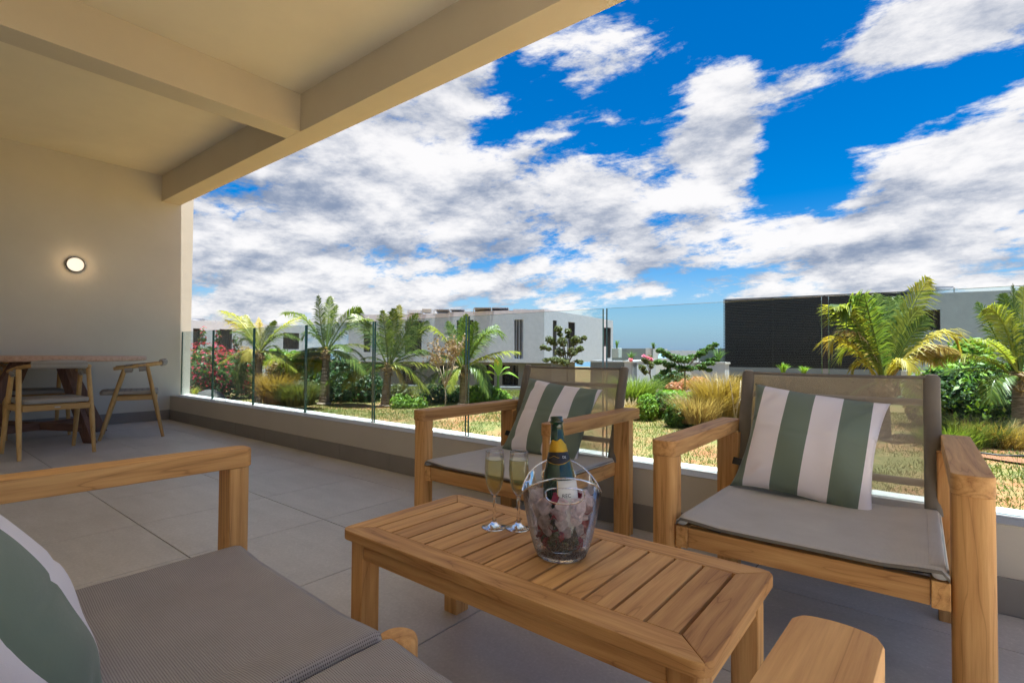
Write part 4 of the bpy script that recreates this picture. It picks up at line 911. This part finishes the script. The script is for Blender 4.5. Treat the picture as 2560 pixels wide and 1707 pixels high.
# banana plant
bn = at(1245, 968, 15.5); root = empty('banana_plant', (bn[0], bn[1], gz(bn[0], bn[1])), 'banana plant with one upright leaf before the dark ground floor window', 'plant')
zb_ = bn[2]-gz(bn[0], bn[1]); tube('stem', [(0, 0, 0), (0, 0, zb_), (0, 0, zb_+.35)], [.07, .05, .03], LG, root, 8)
for i, (dx, dz, cz_, wl) in enumerate(((.0, .68, .45, .13), (.62, .02, .38, .09), (-.55, .1, .35, .09), (.35, .35, .4, .08), (-.28, .42, .4, .08))):
    a2 = Vector((RT[0], RT[1], 0)).normalized(); P0 = Vector((0, 0, zb_+.25)); P2 = P0+a2*dx+Vector((0, 0, dz)); P1 = P0+a2*dx*.35+Vector((0, 0, cz_))
    V = []; Fc = []
    for k in range(13):
        t_ = k/12; c = P0*(1-t_)**2+P1*2*t_*(1-t_)+P2*t_*t_; tg = ((P1-P0)*(1-t_)+(P2-P1)*t_).normalized(); sd = tg.cross(Vector((FW[0], FW[1], 0))).normalized() if i == 0 else (tg.cross(Vector((0, 0, 1))).normalized()*.8+Vector((0, 0, -.35)))
        w_ = wl*math.sin(math.pi*min(1, max(0, (t_-.12)/.88)))**.6 if t_ > .12 else .004
        V += [c-sd*w_, c+Vector((0, 0, .01)), c+sd*w_]
    for k in range(12): b = k*3; Fc += [(b, b+1, b+4, b+3), (b+1, b+2, b+5, b+4)]
    link('leaf', mesh('leaf', V, Fc, True), LB, root)
# trees
def tree(name, label, base, trunk, limbs, mat, size, seed, tr=.03, per=160):
    """base (px,py,d); trunk top (px,py); limbs: list of (px,py,r,flat)"""
    px, py, d = base; b = at(px, py, d); z0 = min(b[2], gz(b[0], b[1])); root = empty(name, (b[0], b[1], z0), label, 'tree'); o_ = Vector((b[0], b[1], z0))
    tp = Vector(at(*trunk, d))-o_; g_ = random.Random(seed); VV = []; FF = []
    v_, f_ = tube_vf([Vector((0, 0, -.05)), tp*.5+Vector((.02, 0, 0)), tp], [tr*1.3, tr, tr*.8], 8); VV += v_; FF += f_; E = []
    for (lx, ly, r_, fl_) in limbs:
        p = Vector(at(lx, ly, d+g_.uniform(-.6, .6)*r_*4))-o_; md = tp*.45+p*.55+Vector((0, 0, .12*(p-tp).length)); v_, f_ = tube_vf([tp*.97, md, p], [tr*.6, tr*.35, tr*.12], 6); k0 = len(VV); VV += v_; FF += [tuple(x+k0 for x in f) for f in f_]
        E.append((p.x, p.y, p.z, r_, r_, r_*fl_, per)); q = md*.5+p*.5; E.append((q.x, q.y, q.z, r_*.75, r_*.75, r_*fl_*.7, per//2))
    link('trunk', mesh('trunk', VV, FF, True), TRK, root); link('crown', leaves_me('crown', E, size, seed, shell=.25), mat, root); return root
tree('small_tree', 'small open crowned tree against the corner of the pale house, above the chair back', (1420, 1010, 17.5), (1418, 905), [(1395, 822, .14, .8), (1420, 828, .12, .8), (1375, 850, .17, .8), (1358, 868, .12, .8), (1405, 852, .18, .8), (1440, 848, .16, .8), (1460, 845, .10, .7), (1400, 880, .2, .8), (1430, 880, .2, .8), (1450, 872, .13, .8), (1365, 900, .12, .6), (1410, 905, .2, .7), (1450, 905, .12, .6), (1388, 900, .16, .7)], LO, .055, 81, .035, 190)
tree('flat_topped_tree', 'small tree with upswept layered branches over the round green shrubs', (1709, 995, 11.6), (1712, 925), [(1650, 876, .10, .55), (1665, 886, .12, .6), (1690, 895, .15, .6), (1645, 905, .10, .6), (1672, 912, .13, .6), (1660, 930, .08, .8), (1668, 948, .07, 1.), (1712, 898, .14, .6), (1730, 893, .12, .6), (1755, 882, .12, .6), (1775, 868, .09, .7), (1788, 862, .07, .7), (1725, 920, .13, .5), (1752, 918, .13, .5), (1775, 908, .11, .5), (1788, 898, .08, .6), (1772, 925, .07, .6), (1700, 920, .12, .6)], LG, .042, 82, .022, 170)
tree('flowering_tree', 'slender tree with pink blossom clusters beside the grey planter wall', (1634, 995, 13.5), (1625, 935), [(1612, 900, .10, .8), (1622, 895, .1, .8), (1605, 918, .10, .9), (1628, 912, .1, .9), (1612, 930, .08, .8)], LO, .04, 83, .02, 90)
fb = [o for o in bpy.data.objects if o.name.startswith('flowering_tree')][0]
link('blossom', leaves_me('blossom', [(*(Vector(at(px_, py_, 13.5))-fb.location), .05, .05, .04, 40) for px_, py_ in ((1612, 892), (1620, 894), (1628, 898), (1610, 890))], .035, 84), PINK, fb)
# planted bed, middle right
G2 = 'clipped round shrubs in the bed'
shrub('round_shrub', 'round clipped light green shrub at the left end of the bed', 'bush', 1618, 1048, 8.3, [(0, 0, .18, .17, .17, .23, 1500)], .032, LB, 91, 5, None, .72, 1.6, G2)
shrub('round_shrub', 'round green shrub touching the light green one in the bed', 'bush', 1655, 1044, 8.5, [(0, 0, .2, .16, .17, .22, 1300)], .032, LG, 92, 5, None, .7, 1.6, G2)
shrub('round_shrub', 'low front shrub with broad glossy leaves nearest the lawn in the bed', 'bush', 1702, 1062, 7.6, [(-.07, 0, .13, .17, .16, .18, 1100), (.12, 0, .11, .14, .15, .15, 800)], .04, LG, 93, 5, None, .6, 1.6, G2)
shrub('ground_shrub', 'spreading bright green shrub mass behind the round shrubs under the small tree', 'bush', 1700, 1010, 9.6, [(-.1, 0, .12, .38, .3, .14, 1800), (.3, .1, .1, .3, .3, .12, 1200), (-.2, -.3, .05, .3, .2, .2, 1000)], .045, LB, 94, 4, None, .5)
shrub('coral_bush', 'coral pink leaved bush behind the bed, right of the small tree trunk', 'bush', 1748, 970, 12.5, [(0, 0, .12, .25, .2, .15, 700)], .05, CORAL, 95, 4)
shrub('coral_bush', 'coral red leaved bush behind the bed, left of the small tree trunk', 'bush', 1700, 975, 12.8, [(-.12, 0, .08, .22, .2, .12, 500), (.1, 0, .14, .12, .2, .14, 300)], .05, CORAL, 96, 4)
shrub('dark_bush', 'dark green bush in front of the far grey wall behind the small tree', 'bush', 1690, 975, 15.5, [(-.1, 0, .25, .6, .4, .35, 1500)], .07, LD, 97, 4)
grass('dry seed head grass clump behind the golden grass', 1850, 1035, 8.3, .55, 800, LR, 98, .5, .22, .004)
# dry branched stems near chair
db = at(1838, 1035, 7.4); root = empty('dead_shrub', (db[0], db[1], GZ), 'leafless pale branched shrub just left of the right armchair backrest', 'bush')
VV = []; FF = []; 
for pts_ in ([(1838, 1050), (1832, 1000), (1826, 960), (1818, 930)], [(1838, 1020), (1850, 990), (1852, 950)], [(1838, 1050), (1845, 1010), (1860, 980)]):
    v_, f_ = tube_vf([Vector(at(a_, b_, 7.4))-root.location for a_, b_ in pts_], [.012, .009, .006, .004][:len(pts_)], 6); k0 = len(VV); VV += v_; FF += [tuple(x+k0 for x in f) for f in f_]
link('branches', mesh('branches', VV, FF, True), TWIG, root)
# right hedge
shrub('hedge', 'dense dark green hedge filling the space behind the right armchair', 'hedge', 2440, 1075, 7.6, [(-.45, 0, .40, .5, .45, .5, 3200), (.15, .1, .45, .6, .5, .52, 3600), (.75, .1, .42, .5, .5, .5, 2200)], .055, LD, 101, 8, [('new_growth', .055, LB, .16)], .6)
shrub('broadleaf_bush', 'bright green bush rising over the hedge below the blue grey wall', 'bush', 2425, 960, 9.8, [(0, 0, .45, .38, .35, .42, 1800), (-.3, 0, .2, .3, .3, .3, 900)], .065, LB, 102, 5, None, .5)
# soil strip along the bed
def strip(name, pts, mat, dz):
    V = []; 
    for (a_, b_) in pts: V.append((a_[0], a_[1], gz(*a_)+dz+.03*math.sin(a_[0]*.9)*math.sin(a_[1]*1.1))); V.append((b_[0], b_[1], gz(*b_)+dz+.03*math.sin(b_[0]*.9)*math.sin(b_[1]*1.1)))
    return link(name, mesh(name, V, [(2*i, 2*i+1, 2*i+3, 2*i+2) for i in range(len(pts)-1)], True), mat)
P_ = [(onz(x, y, GZ)[:2], onz(x, y-14, GZ)[:2]) for x, y in ((2360, 1138), (2440, 1146), (2520, 1160), (2600, 1172))]
tag(strip('soil_bed', P_, MULCH, .02), kind='structure')
hp = [Vector(onz(x, y, GZ+.03)) for x, y in ((2340, 1118), (2420, 1128), (2500, 1138), (2580, 1140))]
tag(tube('garden_hose', hp, .012, BLACK, None, 8), 'thin black irrigation pipe lying along the red soil strip', 'pipe')

# ------------------------------------------------------------------ buildings
def wallbox(name, A, B, z0, z1, depth, mat, parent, side=1):
    """vertical slab whose visible face runs A->B (xy); depth goes away from the camera"""
    A = Vector((A[0], A[1])); B = Vector((B[0], B[1])); e = (B-A).normalized(); n = Vector((-e.y, e.x))*side
    if n.dot(Vector((FW[0], FW[1]))) < 0: n = -n
    c = [A, B, B+n*depth, A+n*depth]; V = [(p.x, p.y, z0) for p in c]+[(p.x, p.y, z1) for p in c]
    me = mesh(name, V, [(0, 3, 2, 1), (4, 5, 6, 7), (0, 1, 5, 4), (1, 2, 6, 5), (2, 3, 7, 6), (3, 0, 4, 7)]); bm = bmesh.new(); bm.from_mesh(me); bmesh.ops.recalc_face_normals(bm, faces=bm.faces[:]); bm.to_mesh(me); bm.free()
    return link(name, me, mat, parent)
def facade(parent, A, B, z0, z1, wins, mat, depth=.22, slats='v', glass=False):
    """wall A->B with real window recesses; wins: (s0,s1,za,zb) along the wall in metres"""
    A = Vector((A[0], A[1])); B = Vector((B[0], B[1])); e = (B-A).normalized(); L = (B-A).length; n = Vector((-e.y, e.x))
    if n.dot(Vector((FW[0], FW[1]))) < 0: n = -n
    ss = sorted({0., L, *[w_[0] for w_ in wins], *[w_[1] for w_ in wins]}); zs = sorted({z0, z1, *[w_[2] for w_ in wins], *[w_[3] for w_ in wins]})
    V = []; Fc = []
    def P(s_, z, o): q = A+e*s_+n*o; return (q.x, q.y, z)
    def quad(a, b, c, d): k0 = len(V); V.extend([a, b, c, d]); Fc.append((k0, k0+1, k0+2, k0+3))
    for i in range(len(ss)-1):
        for j in range(len(zs)-1):
            sm_, zm = (ss[i]+ss[i+1])/2, (zs[j]+zs[j+1])/2
            if any(w_[0] < sm_ < w_[1] and w_[2] < zm < w_[3] for w_ in wins): continue
            quad(P(ss[i], zs[j], 0), P(ss[i+1], zs[j], 0), P(ss[i+1], zs[j+1], 0), P(ss[i], zs[j+1], 0))
    for s0, s1, za, zb in wins:
        for (a, b, c, d) in (((s0, za), (s0, zb), 0, 0), ((s1, za), (s1, zb), 0, 0), ((s0, za), (s1, za), 0, 0), ((s0, zb), (s1, zb), 0, 0)): quad(P(*a, 0), P(*b, 0), P(*b, depth), P(*a, depth))
    quad(P(0, z1, 0), P(L, z1, 0), P(L, z1, 6), P(0, z1, 6)); quad(P(0, z0, 0), P(0, z0, 6), P(0, z1, 6), P(0, z1, 0)); quad(P(L, z0, 0), P(L, z0, 6), P(L, z1, 6), P(L, z1, 0)); quad(P(0, z0, 6), P(L, z0, 6), P(L, z1, 6), P(0, z1, 6))
    w0 = link('wall', mesh('wall', V, Fc), mat, parent)
    # parapet coping
    for s0, s1, za, zb in wins:
        V2 = []; F2 = []
        wf = link('window', mesh('window', [P(s0, za, depth-.02), P(s1, za, depth-.02), P(s1, zb, depth-.02), P(s0, zb, depth-.02)], [(0, 1, 2, 3)]), DARKG if glass else SHUT, w0)
        nb = max(3, int((s1-s0)/.16)); 
        for k in range(nb+1):
            s_ = s0+(s1-s0)*k/nb; a_, b_ = (max(s0, s_-.03), min(s1, s_+.03)); k0 = len(V2)
            if b_-a_ < .005: continue
            if glass and 0 < k < nb and k % 4: continue
            V2 += [P(a_, za, .06), P(b_, za, .06), P(b_, zb, .06), P(a_, zb, .06), P(a_, za, .11), P(b_, za, .11), P(b_, zb, .11), P(a_, zb, .11)]; F2 += [tuple(k0+q for q in f) for f in ((0, 1, 2, 3), (1, 5, 6, 2), (4, 0, 3, 7), (5, 4, 7, 6))]
        link('shutter_bars' if not glass else 'frame_bars', mesh('bars', V2, F2), SHUT if not glass else BLACK, wf)
    return w0
def along(A, B, px, z):
    """distance from A along A->B of the wall point seen in pixel column px"""
    A = np.array(A[:2]); B = np.array(B[:2]); e = (B-A)/np.linalg.norm(B-A); v = ray(px, 870)[:2]; M_ = np.array([[e[0], -v[0]], [e[1], -v[1]]]); return float(np.linalg.solve(M_, CAM[:2]-A)[0])
def zat(A, B, px, py):
    A = np.array(A[:2]); B = np.array(B[:2]); e = (B-A)/np.linalg.norm(B-A); v = ray(px, py); M_ = np.array([[e[0], -v[0]], [e[1], -v[1]]]); t_ = float(np.linalg.solve(M_, CAM[:2]-A)[1]); return float(CAM[2]+v[2]*t_)
def wins_px(A, B, L_): return [(along(A, B, x0, 0), along(A, B, x1, 0), zat(A, B, (x0+x1)/2, y1), zat(A, B, (x0+x1)/2, y0)) for x0, x1, y0, y1 in L_]
ZR = 3.32
# main pale house
Hc, Hm, Hl, Hr = (onz(1361, 775, ZR), onz(1121, 782.6, ZR), onz(872, 786.8, ZR), onz(1532.6, 803, ZR))
house = empty('pale_house', (Hc[0], Hc[1], -2.8), 'pale flat roofed house with tall dark shutters, between the palms and the louvred house', 'house'); hl = house.location
def rel(p): return (p[0]-hl[0], p[1]-hl[1])
def fac(root, A, B, z0, z1, wl, mat, **k):
    """facade in world coordinates, re-based to the root"""
    w0 = facade(root, A, B, z0, z1, wins_px(A, B, wl), mat, **k); w0.matrix_parent_inverse = Matrix.Translation(-Vector(root.location)); return w0
fac(house, Hm, Hc, .26, ZR, [(1141, 1183, 800, 888), (1285, 1308, 799, 897)], FACADE)
fac(house, Hl+(Hm-Hl)*0, Hm, .20, ZR-.02, [(908, 926, 806, 880), (1012, 1053.5, 802, 884)], FACADE)
fac(house, Hc, Hr, .26, ZR, [(1381.8, 1392, 801, 895), (1420.5, 1437.8, 805.5, 880), (1509.5, 1517, 819, 866), (1518, 1527.5, 819, 895)], FACADE)
def cop(root, A, B, z, mat=FACADE):
    o = wallbox('coping', A, B, z, z+.05, .35, mat, root); o.matrix_parent_inverse = Matrix.Translation(-Vector(root.location)); return o
cop(house, Hc, Hr, ZR); cop(house, Hm, Hc, ZR+.001)
e1 = (Hm-Hc)/np.linalg.norm(Hm-Hc); nb_ = np.array([-(Hc-Hm)[1], (Hc-Hm)[0], 0])/np.linalg.norm(Hc-Hm); 
if nb_[:2] @ FW[:2] < 0: nb_ = -nb_
A_, B_ = Hl+nb_*1.2, Hc+nb_*1.2
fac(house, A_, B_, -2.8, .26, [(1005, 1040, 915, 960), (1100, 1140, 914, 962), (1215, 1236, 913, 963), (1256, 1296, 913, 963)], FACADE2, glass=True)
# roof furniture
def roofbox(name, label, cat, x0, x1, y0, y1, d, mat, dep=1., group=None):
    a, b = at(x0, y1, d), at(x1, y1, d); zt = at(x0, y0, d)[2]; o = wallbox(name, a, b, min(a[2], b[2])-.02, zt, dep, mat, None); return tag(o, label, cat, group)
roofbox('roof_box', 'low plastered roof box left of the air conditioner on the pale house', 'roof box', 1017, 1053, 774.8, 781.5, 33, FACADE, 1.5)
ac = roofbox('air_conditioner', 'grey air conditioner unit on the roof of the pale house', 'air conditioner', 1055, 1078, 772, 780, 33, CONC, .8)
def solar(label, x0, x1, y0, y1, d, rows=2, group='solar panels on the roofs'):
    a, b = at(x0, y1, d), at(x1, y1, d); root = empty('solar_panel', tuple(a), label, 'solar panel', group); e = Vector(b-a); L = e.length; e.normalize(); f_ = Vector((FW[0], FW[1], 0)).normalized(); H_ = (y1-y0)/FPX*d
    up = Vector((0, 0, H_)); back = f_*1.3
    for k in range(rows):
        p0 = e*(L*k/rows+.03); p1 = e*(L*(k+1)/rows-.03); th = Vector((0, 0, .05))
        c = [p0+back+Vector((0, 0, .05)), p1+back+Vector((0, 0, .05)), p1+up, p0+up]; V = c+[q+th for q in c]
        link('panel', mesh('panel', V, [(3, 2, 1, 0), (4, 5, 6, 7), (0, 1, 5, 4), (1, 2, 6, 5), (2, 3, 7, 6), (3, 0, 4, 7)]), PANELM, root)
    for k in range(rows+1):
        p = e*(L*k/rows); tube('support', [p+Vector((0, 0, -.1)), p+up], .025, CONC, root, 6)
    return root
solar('rooftop solar panel rack near the air conditioner of the pale house', 1085, 1162, 775, 783, 32.4)
solar('rooftop solar panel rack nearer the front corner of the pale house', 1184, 1272, 770.5, 781.5, 31.2)
roofbox('skylight', 'flat pale skylight box by the front corner of the pale house roof', 'skylight', 1283, 1318, 772.5, 778.5, 31.8, FACADEW, 1.)
# far left house
La = onz(440, 800, ZR); Lb = onz(761, 817.2, ZR); lh = empty('white_house', (Lb[0], Lb[1], -2.8), 'long white two storey house at the far left behind the bougainvillea', 'house')
fac(lh, La, Lb, -2.8, ZR, [(482, 500.7, 821, 905), (548, 580, 823, 905), (707.6, 747.6, 832, 873)], FACADE); cop(lh, La, Lb, ZR, FACADE)
solar('small solar panel on the far left white house beside the terrace wall', 479, 508, 798, 804, 46, 1); roofbox('air_conditioner', 'air conditioner on the far left white house roof', 'air conditioner', 511, 541, 800, 806.5, 46, CONC, .8)
# dark louvred house
Da = onz(1808.5, 747.4, ZR); Db = onz(2262, 727.5, ZR); dh = empty('dark_louvred_house', (Da[0], Da[1], -2.8), 'dark house clad in black horizontal louvres beside a blue grey wall', 'house')
ez = (Db-Da); Ld = np.linalg.norm(ez[:2]); eh = ez/Ld; eh[2] = 0; nn_ = np.array([-eh[1], eh[0], 0]); nn_ = nn_ if nn_[:2] @ FW[:2] > 0 else -nn_
def reb(o, root): o.matrix_parent_inverse = Matrix.Translation(-Vector(root.location)); return o
zl0 = .26
reb(wallbox('wall', Da+nn_*.12+eh*.05, Db+nn_*.12, zl0, ZR-.05, 8, LBK, dh), dh)
ns = 44; pt_ = (ZR-zl0)/ns
slm = bpy.data.meshes.new('slat')
V = [(0, -.03, 0), (Ld, -.03, 0), (Ld, -.03, .034), (0, -.03, .034), (0, .06, .0), (Ld, .06, .0), (Ld, .06, .034), (0, .06, .034)]
slm.from_pydata(V, [], [(0, 1, 2, 3), (4, 7, 6, 5), (3, 2, 6, 7), (0, 4, 5, 1), (0, 3, 7, 4), (1, 5, 6, 2)]); slm.materials.append(LOUV)
for k in range(ns):
    link('slat', slm, None, dh, loc=(0, 0, zl0+.02+k*pt_+2.8), rot=(0, 0, math.atan2(eh[1], eh[0])))
for px_ in (1930, 2060, 2180):
    s_ = along(Da, Db, px_, 0); p = Da+eh*s_+nn_*.1; reb(wallbox('mullion', p, p+eh*.06, zl0, ZR-.02, .03, SHUT, dh), dh)
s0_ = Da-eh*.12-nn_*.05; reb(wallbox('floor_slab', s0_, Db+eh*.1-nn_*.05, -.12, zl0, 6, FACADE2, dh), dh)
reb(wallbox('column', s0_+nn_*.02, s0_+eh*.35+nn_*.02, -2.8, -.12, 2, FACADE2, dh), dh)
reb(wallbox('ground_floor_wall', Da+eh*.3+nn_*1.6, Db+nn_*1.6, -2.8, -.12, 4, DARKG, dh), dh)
Wa, Wb = Db+eh*.0+nn_*.15, Db+eh*6.5+nn_*.15
fac(dh, Wa, Wb, zl0-.1, ZR-.12, [(2294, 2352, 774.7, 826)], simple('blue_grey_render', (.27, .33, .38), .9), glass=False)
reb(wallbox('ground_floor_wall', Wa+nn_*.8, Wb+nn_*.8, -2.8, zl0-.1, 4, FACADE2, dh), dh)
solar('tilted solar panel rack on the right end of the dark louvred house roof', 2284, 2386, 719, 741, 20.5)
roofbox('roof_hatch', 'thin dark roof hatch right of the tilted solar rack', 'hatch', 2398, 2450, 736.5, 742, 21, BLACK, 1.)
roofbox('gate_post', 'short white gate post behind the backrest of the right armchair', 'post', 2279, 2306, 927, 1010, 9.5, FACADEW, .25)
# garden walls between the houses
def gwall(name, label, x0, x1, ytop0, ytop1, d0, d1, mat, th=.3, zb=-3., capm=None):
    a, b = at(x0, ytop0, d0), at(x1, ytop1, d1); zt = (a[2]+b[2])/2; root = empty(name, (a[0], a[1], zb), label, 'wall'); o = reb(wallbox('wall_face', a, b, zb, zt, th, mat, root), root)
    if capm: reb(wallbox('coping', a-FW*np.array([1, 1, 0])*.03, b-FW*np.array([1, 1, 0])*.03, zt, zt+.06, th+.06, capm, root), root)
    return root
gwall('garden_wall', 'low grey garden wall in front of the pale house ground floor', 640, 1345, 964, 962, 24, 22.5, FACADE2, .3, -3, None)
pw = gwall('planter_wall', 'blue grey planter wall with a light coping right of the pale house', 1476, 1581, 906, 905, 19.5, 18.5, FACADE2, .4, -3, FACADE)
gwall('garden_wall', 'lit pale side wall running back from the blue grey planter wall', 1582, 1640, 905, 902, 18.5, 24, FACADE, .3, -3, FACADEW)  # side face of the planter wall, sunlight put into a paler paint
gwall('terrace_wall', 'shaded grey terrace wall behind the white pot and agave', 1530, 1629, 871, 871, 27, 26, simple('shaded_terrace_paint', (.22, .26, .26), .9), .3, -3)  # front of the terrace wall, its shade put into a darker paint
gw = gwall('terrace_wall', 'sunlit white end wall behind the small tree', 1629, 1668, 871, 872, 26, 31, FACADEW, .3, -3)  # other face of that terrace wall, sunlight put into the white paint
gwall('terrace_wall', 'distant low grey wall on the horizon behind the small tree', 1660, 1752, 876, 876, 36, 36, FACADE, .3, -3)
gwall('terrace_wall', 'grey green terrace wall touching the left end of the louvred house', 1748, 1816, 871, 871, 27, 26, simple('teal_grey_paint', (.20, .27, .27), .9), .3, -3)
gwall('garden_wall', 'lower grey wall with light coping left of the louvred house column', 1728, 1812, 910, 908, 19, 18, FACADE, .3, -3, FACADEW)
aw_ = at(1646, 882, 25.4); tag(link('awning', mesh('awning', [tuple(Vector(at(a_, b_, 25.4+c_))) for a_, b_, c_ in ((1648, 884, 0), (1662, 884, 0), (1667, 895, -.4), (1645, 895, -.4))], [(0, 1, 2, 3)]), simple('blue_awning', (.12, .22, .38), .6)), 'small blue ribbed awning on the sunlit white end wall', 'awning')
# pot with palm, agaves
pp = at(1542, 894, 22); pr_ = empty('potted_palm', tuple(pp), 'young palm in a tall pale square pot beside the pale house', 'potted plant')
box('pot', (-.16, -.16, 0), (.16, .16, .40), TERR, pr_, .01); link('foliage', blades_me('foliage', 26, .42, .30, 111, .02, .03, .8, 4, .6), LG, pr_, loc=(0, 0, .38))
G3 = 'agaves along the terrace walls'
for i, (x_, y_, d_, h_, lab) in enumerate(((1577, 904, 18.7, .42, 'agave on top of the blue grey planter wall beside the pink bloom'), (1634, 872, 26, .35, 'tiny plant top on the terrace wall corner behind the small tree'), (1795, 908, 18.5, .62, 'agave beside the left end of the louvred house'),
                                    (1958, 934, 14, .32, 'agave below the louvres, left one of two above the chair backrest'), (2010, 936, 14, .26, 'agave below the louvres, right one of two above the chair backrest'))):
    spiky('agave', lab, 'plant', x_, y_, d_, h_, 46, LB if i > 2 else LG, 120+i, .02, .05, G3, h_*.85)
fp = at(1577, 899, 18.4); tag(link('pink_bloom', leaves_me('pink_bloom', [(0, 0, 0, .07, .07, .05, 60)], .05, 131), PINK, None, loc=tuple(fp)), 'single pink bloom on the planter wall beneath the agave', 'flower')
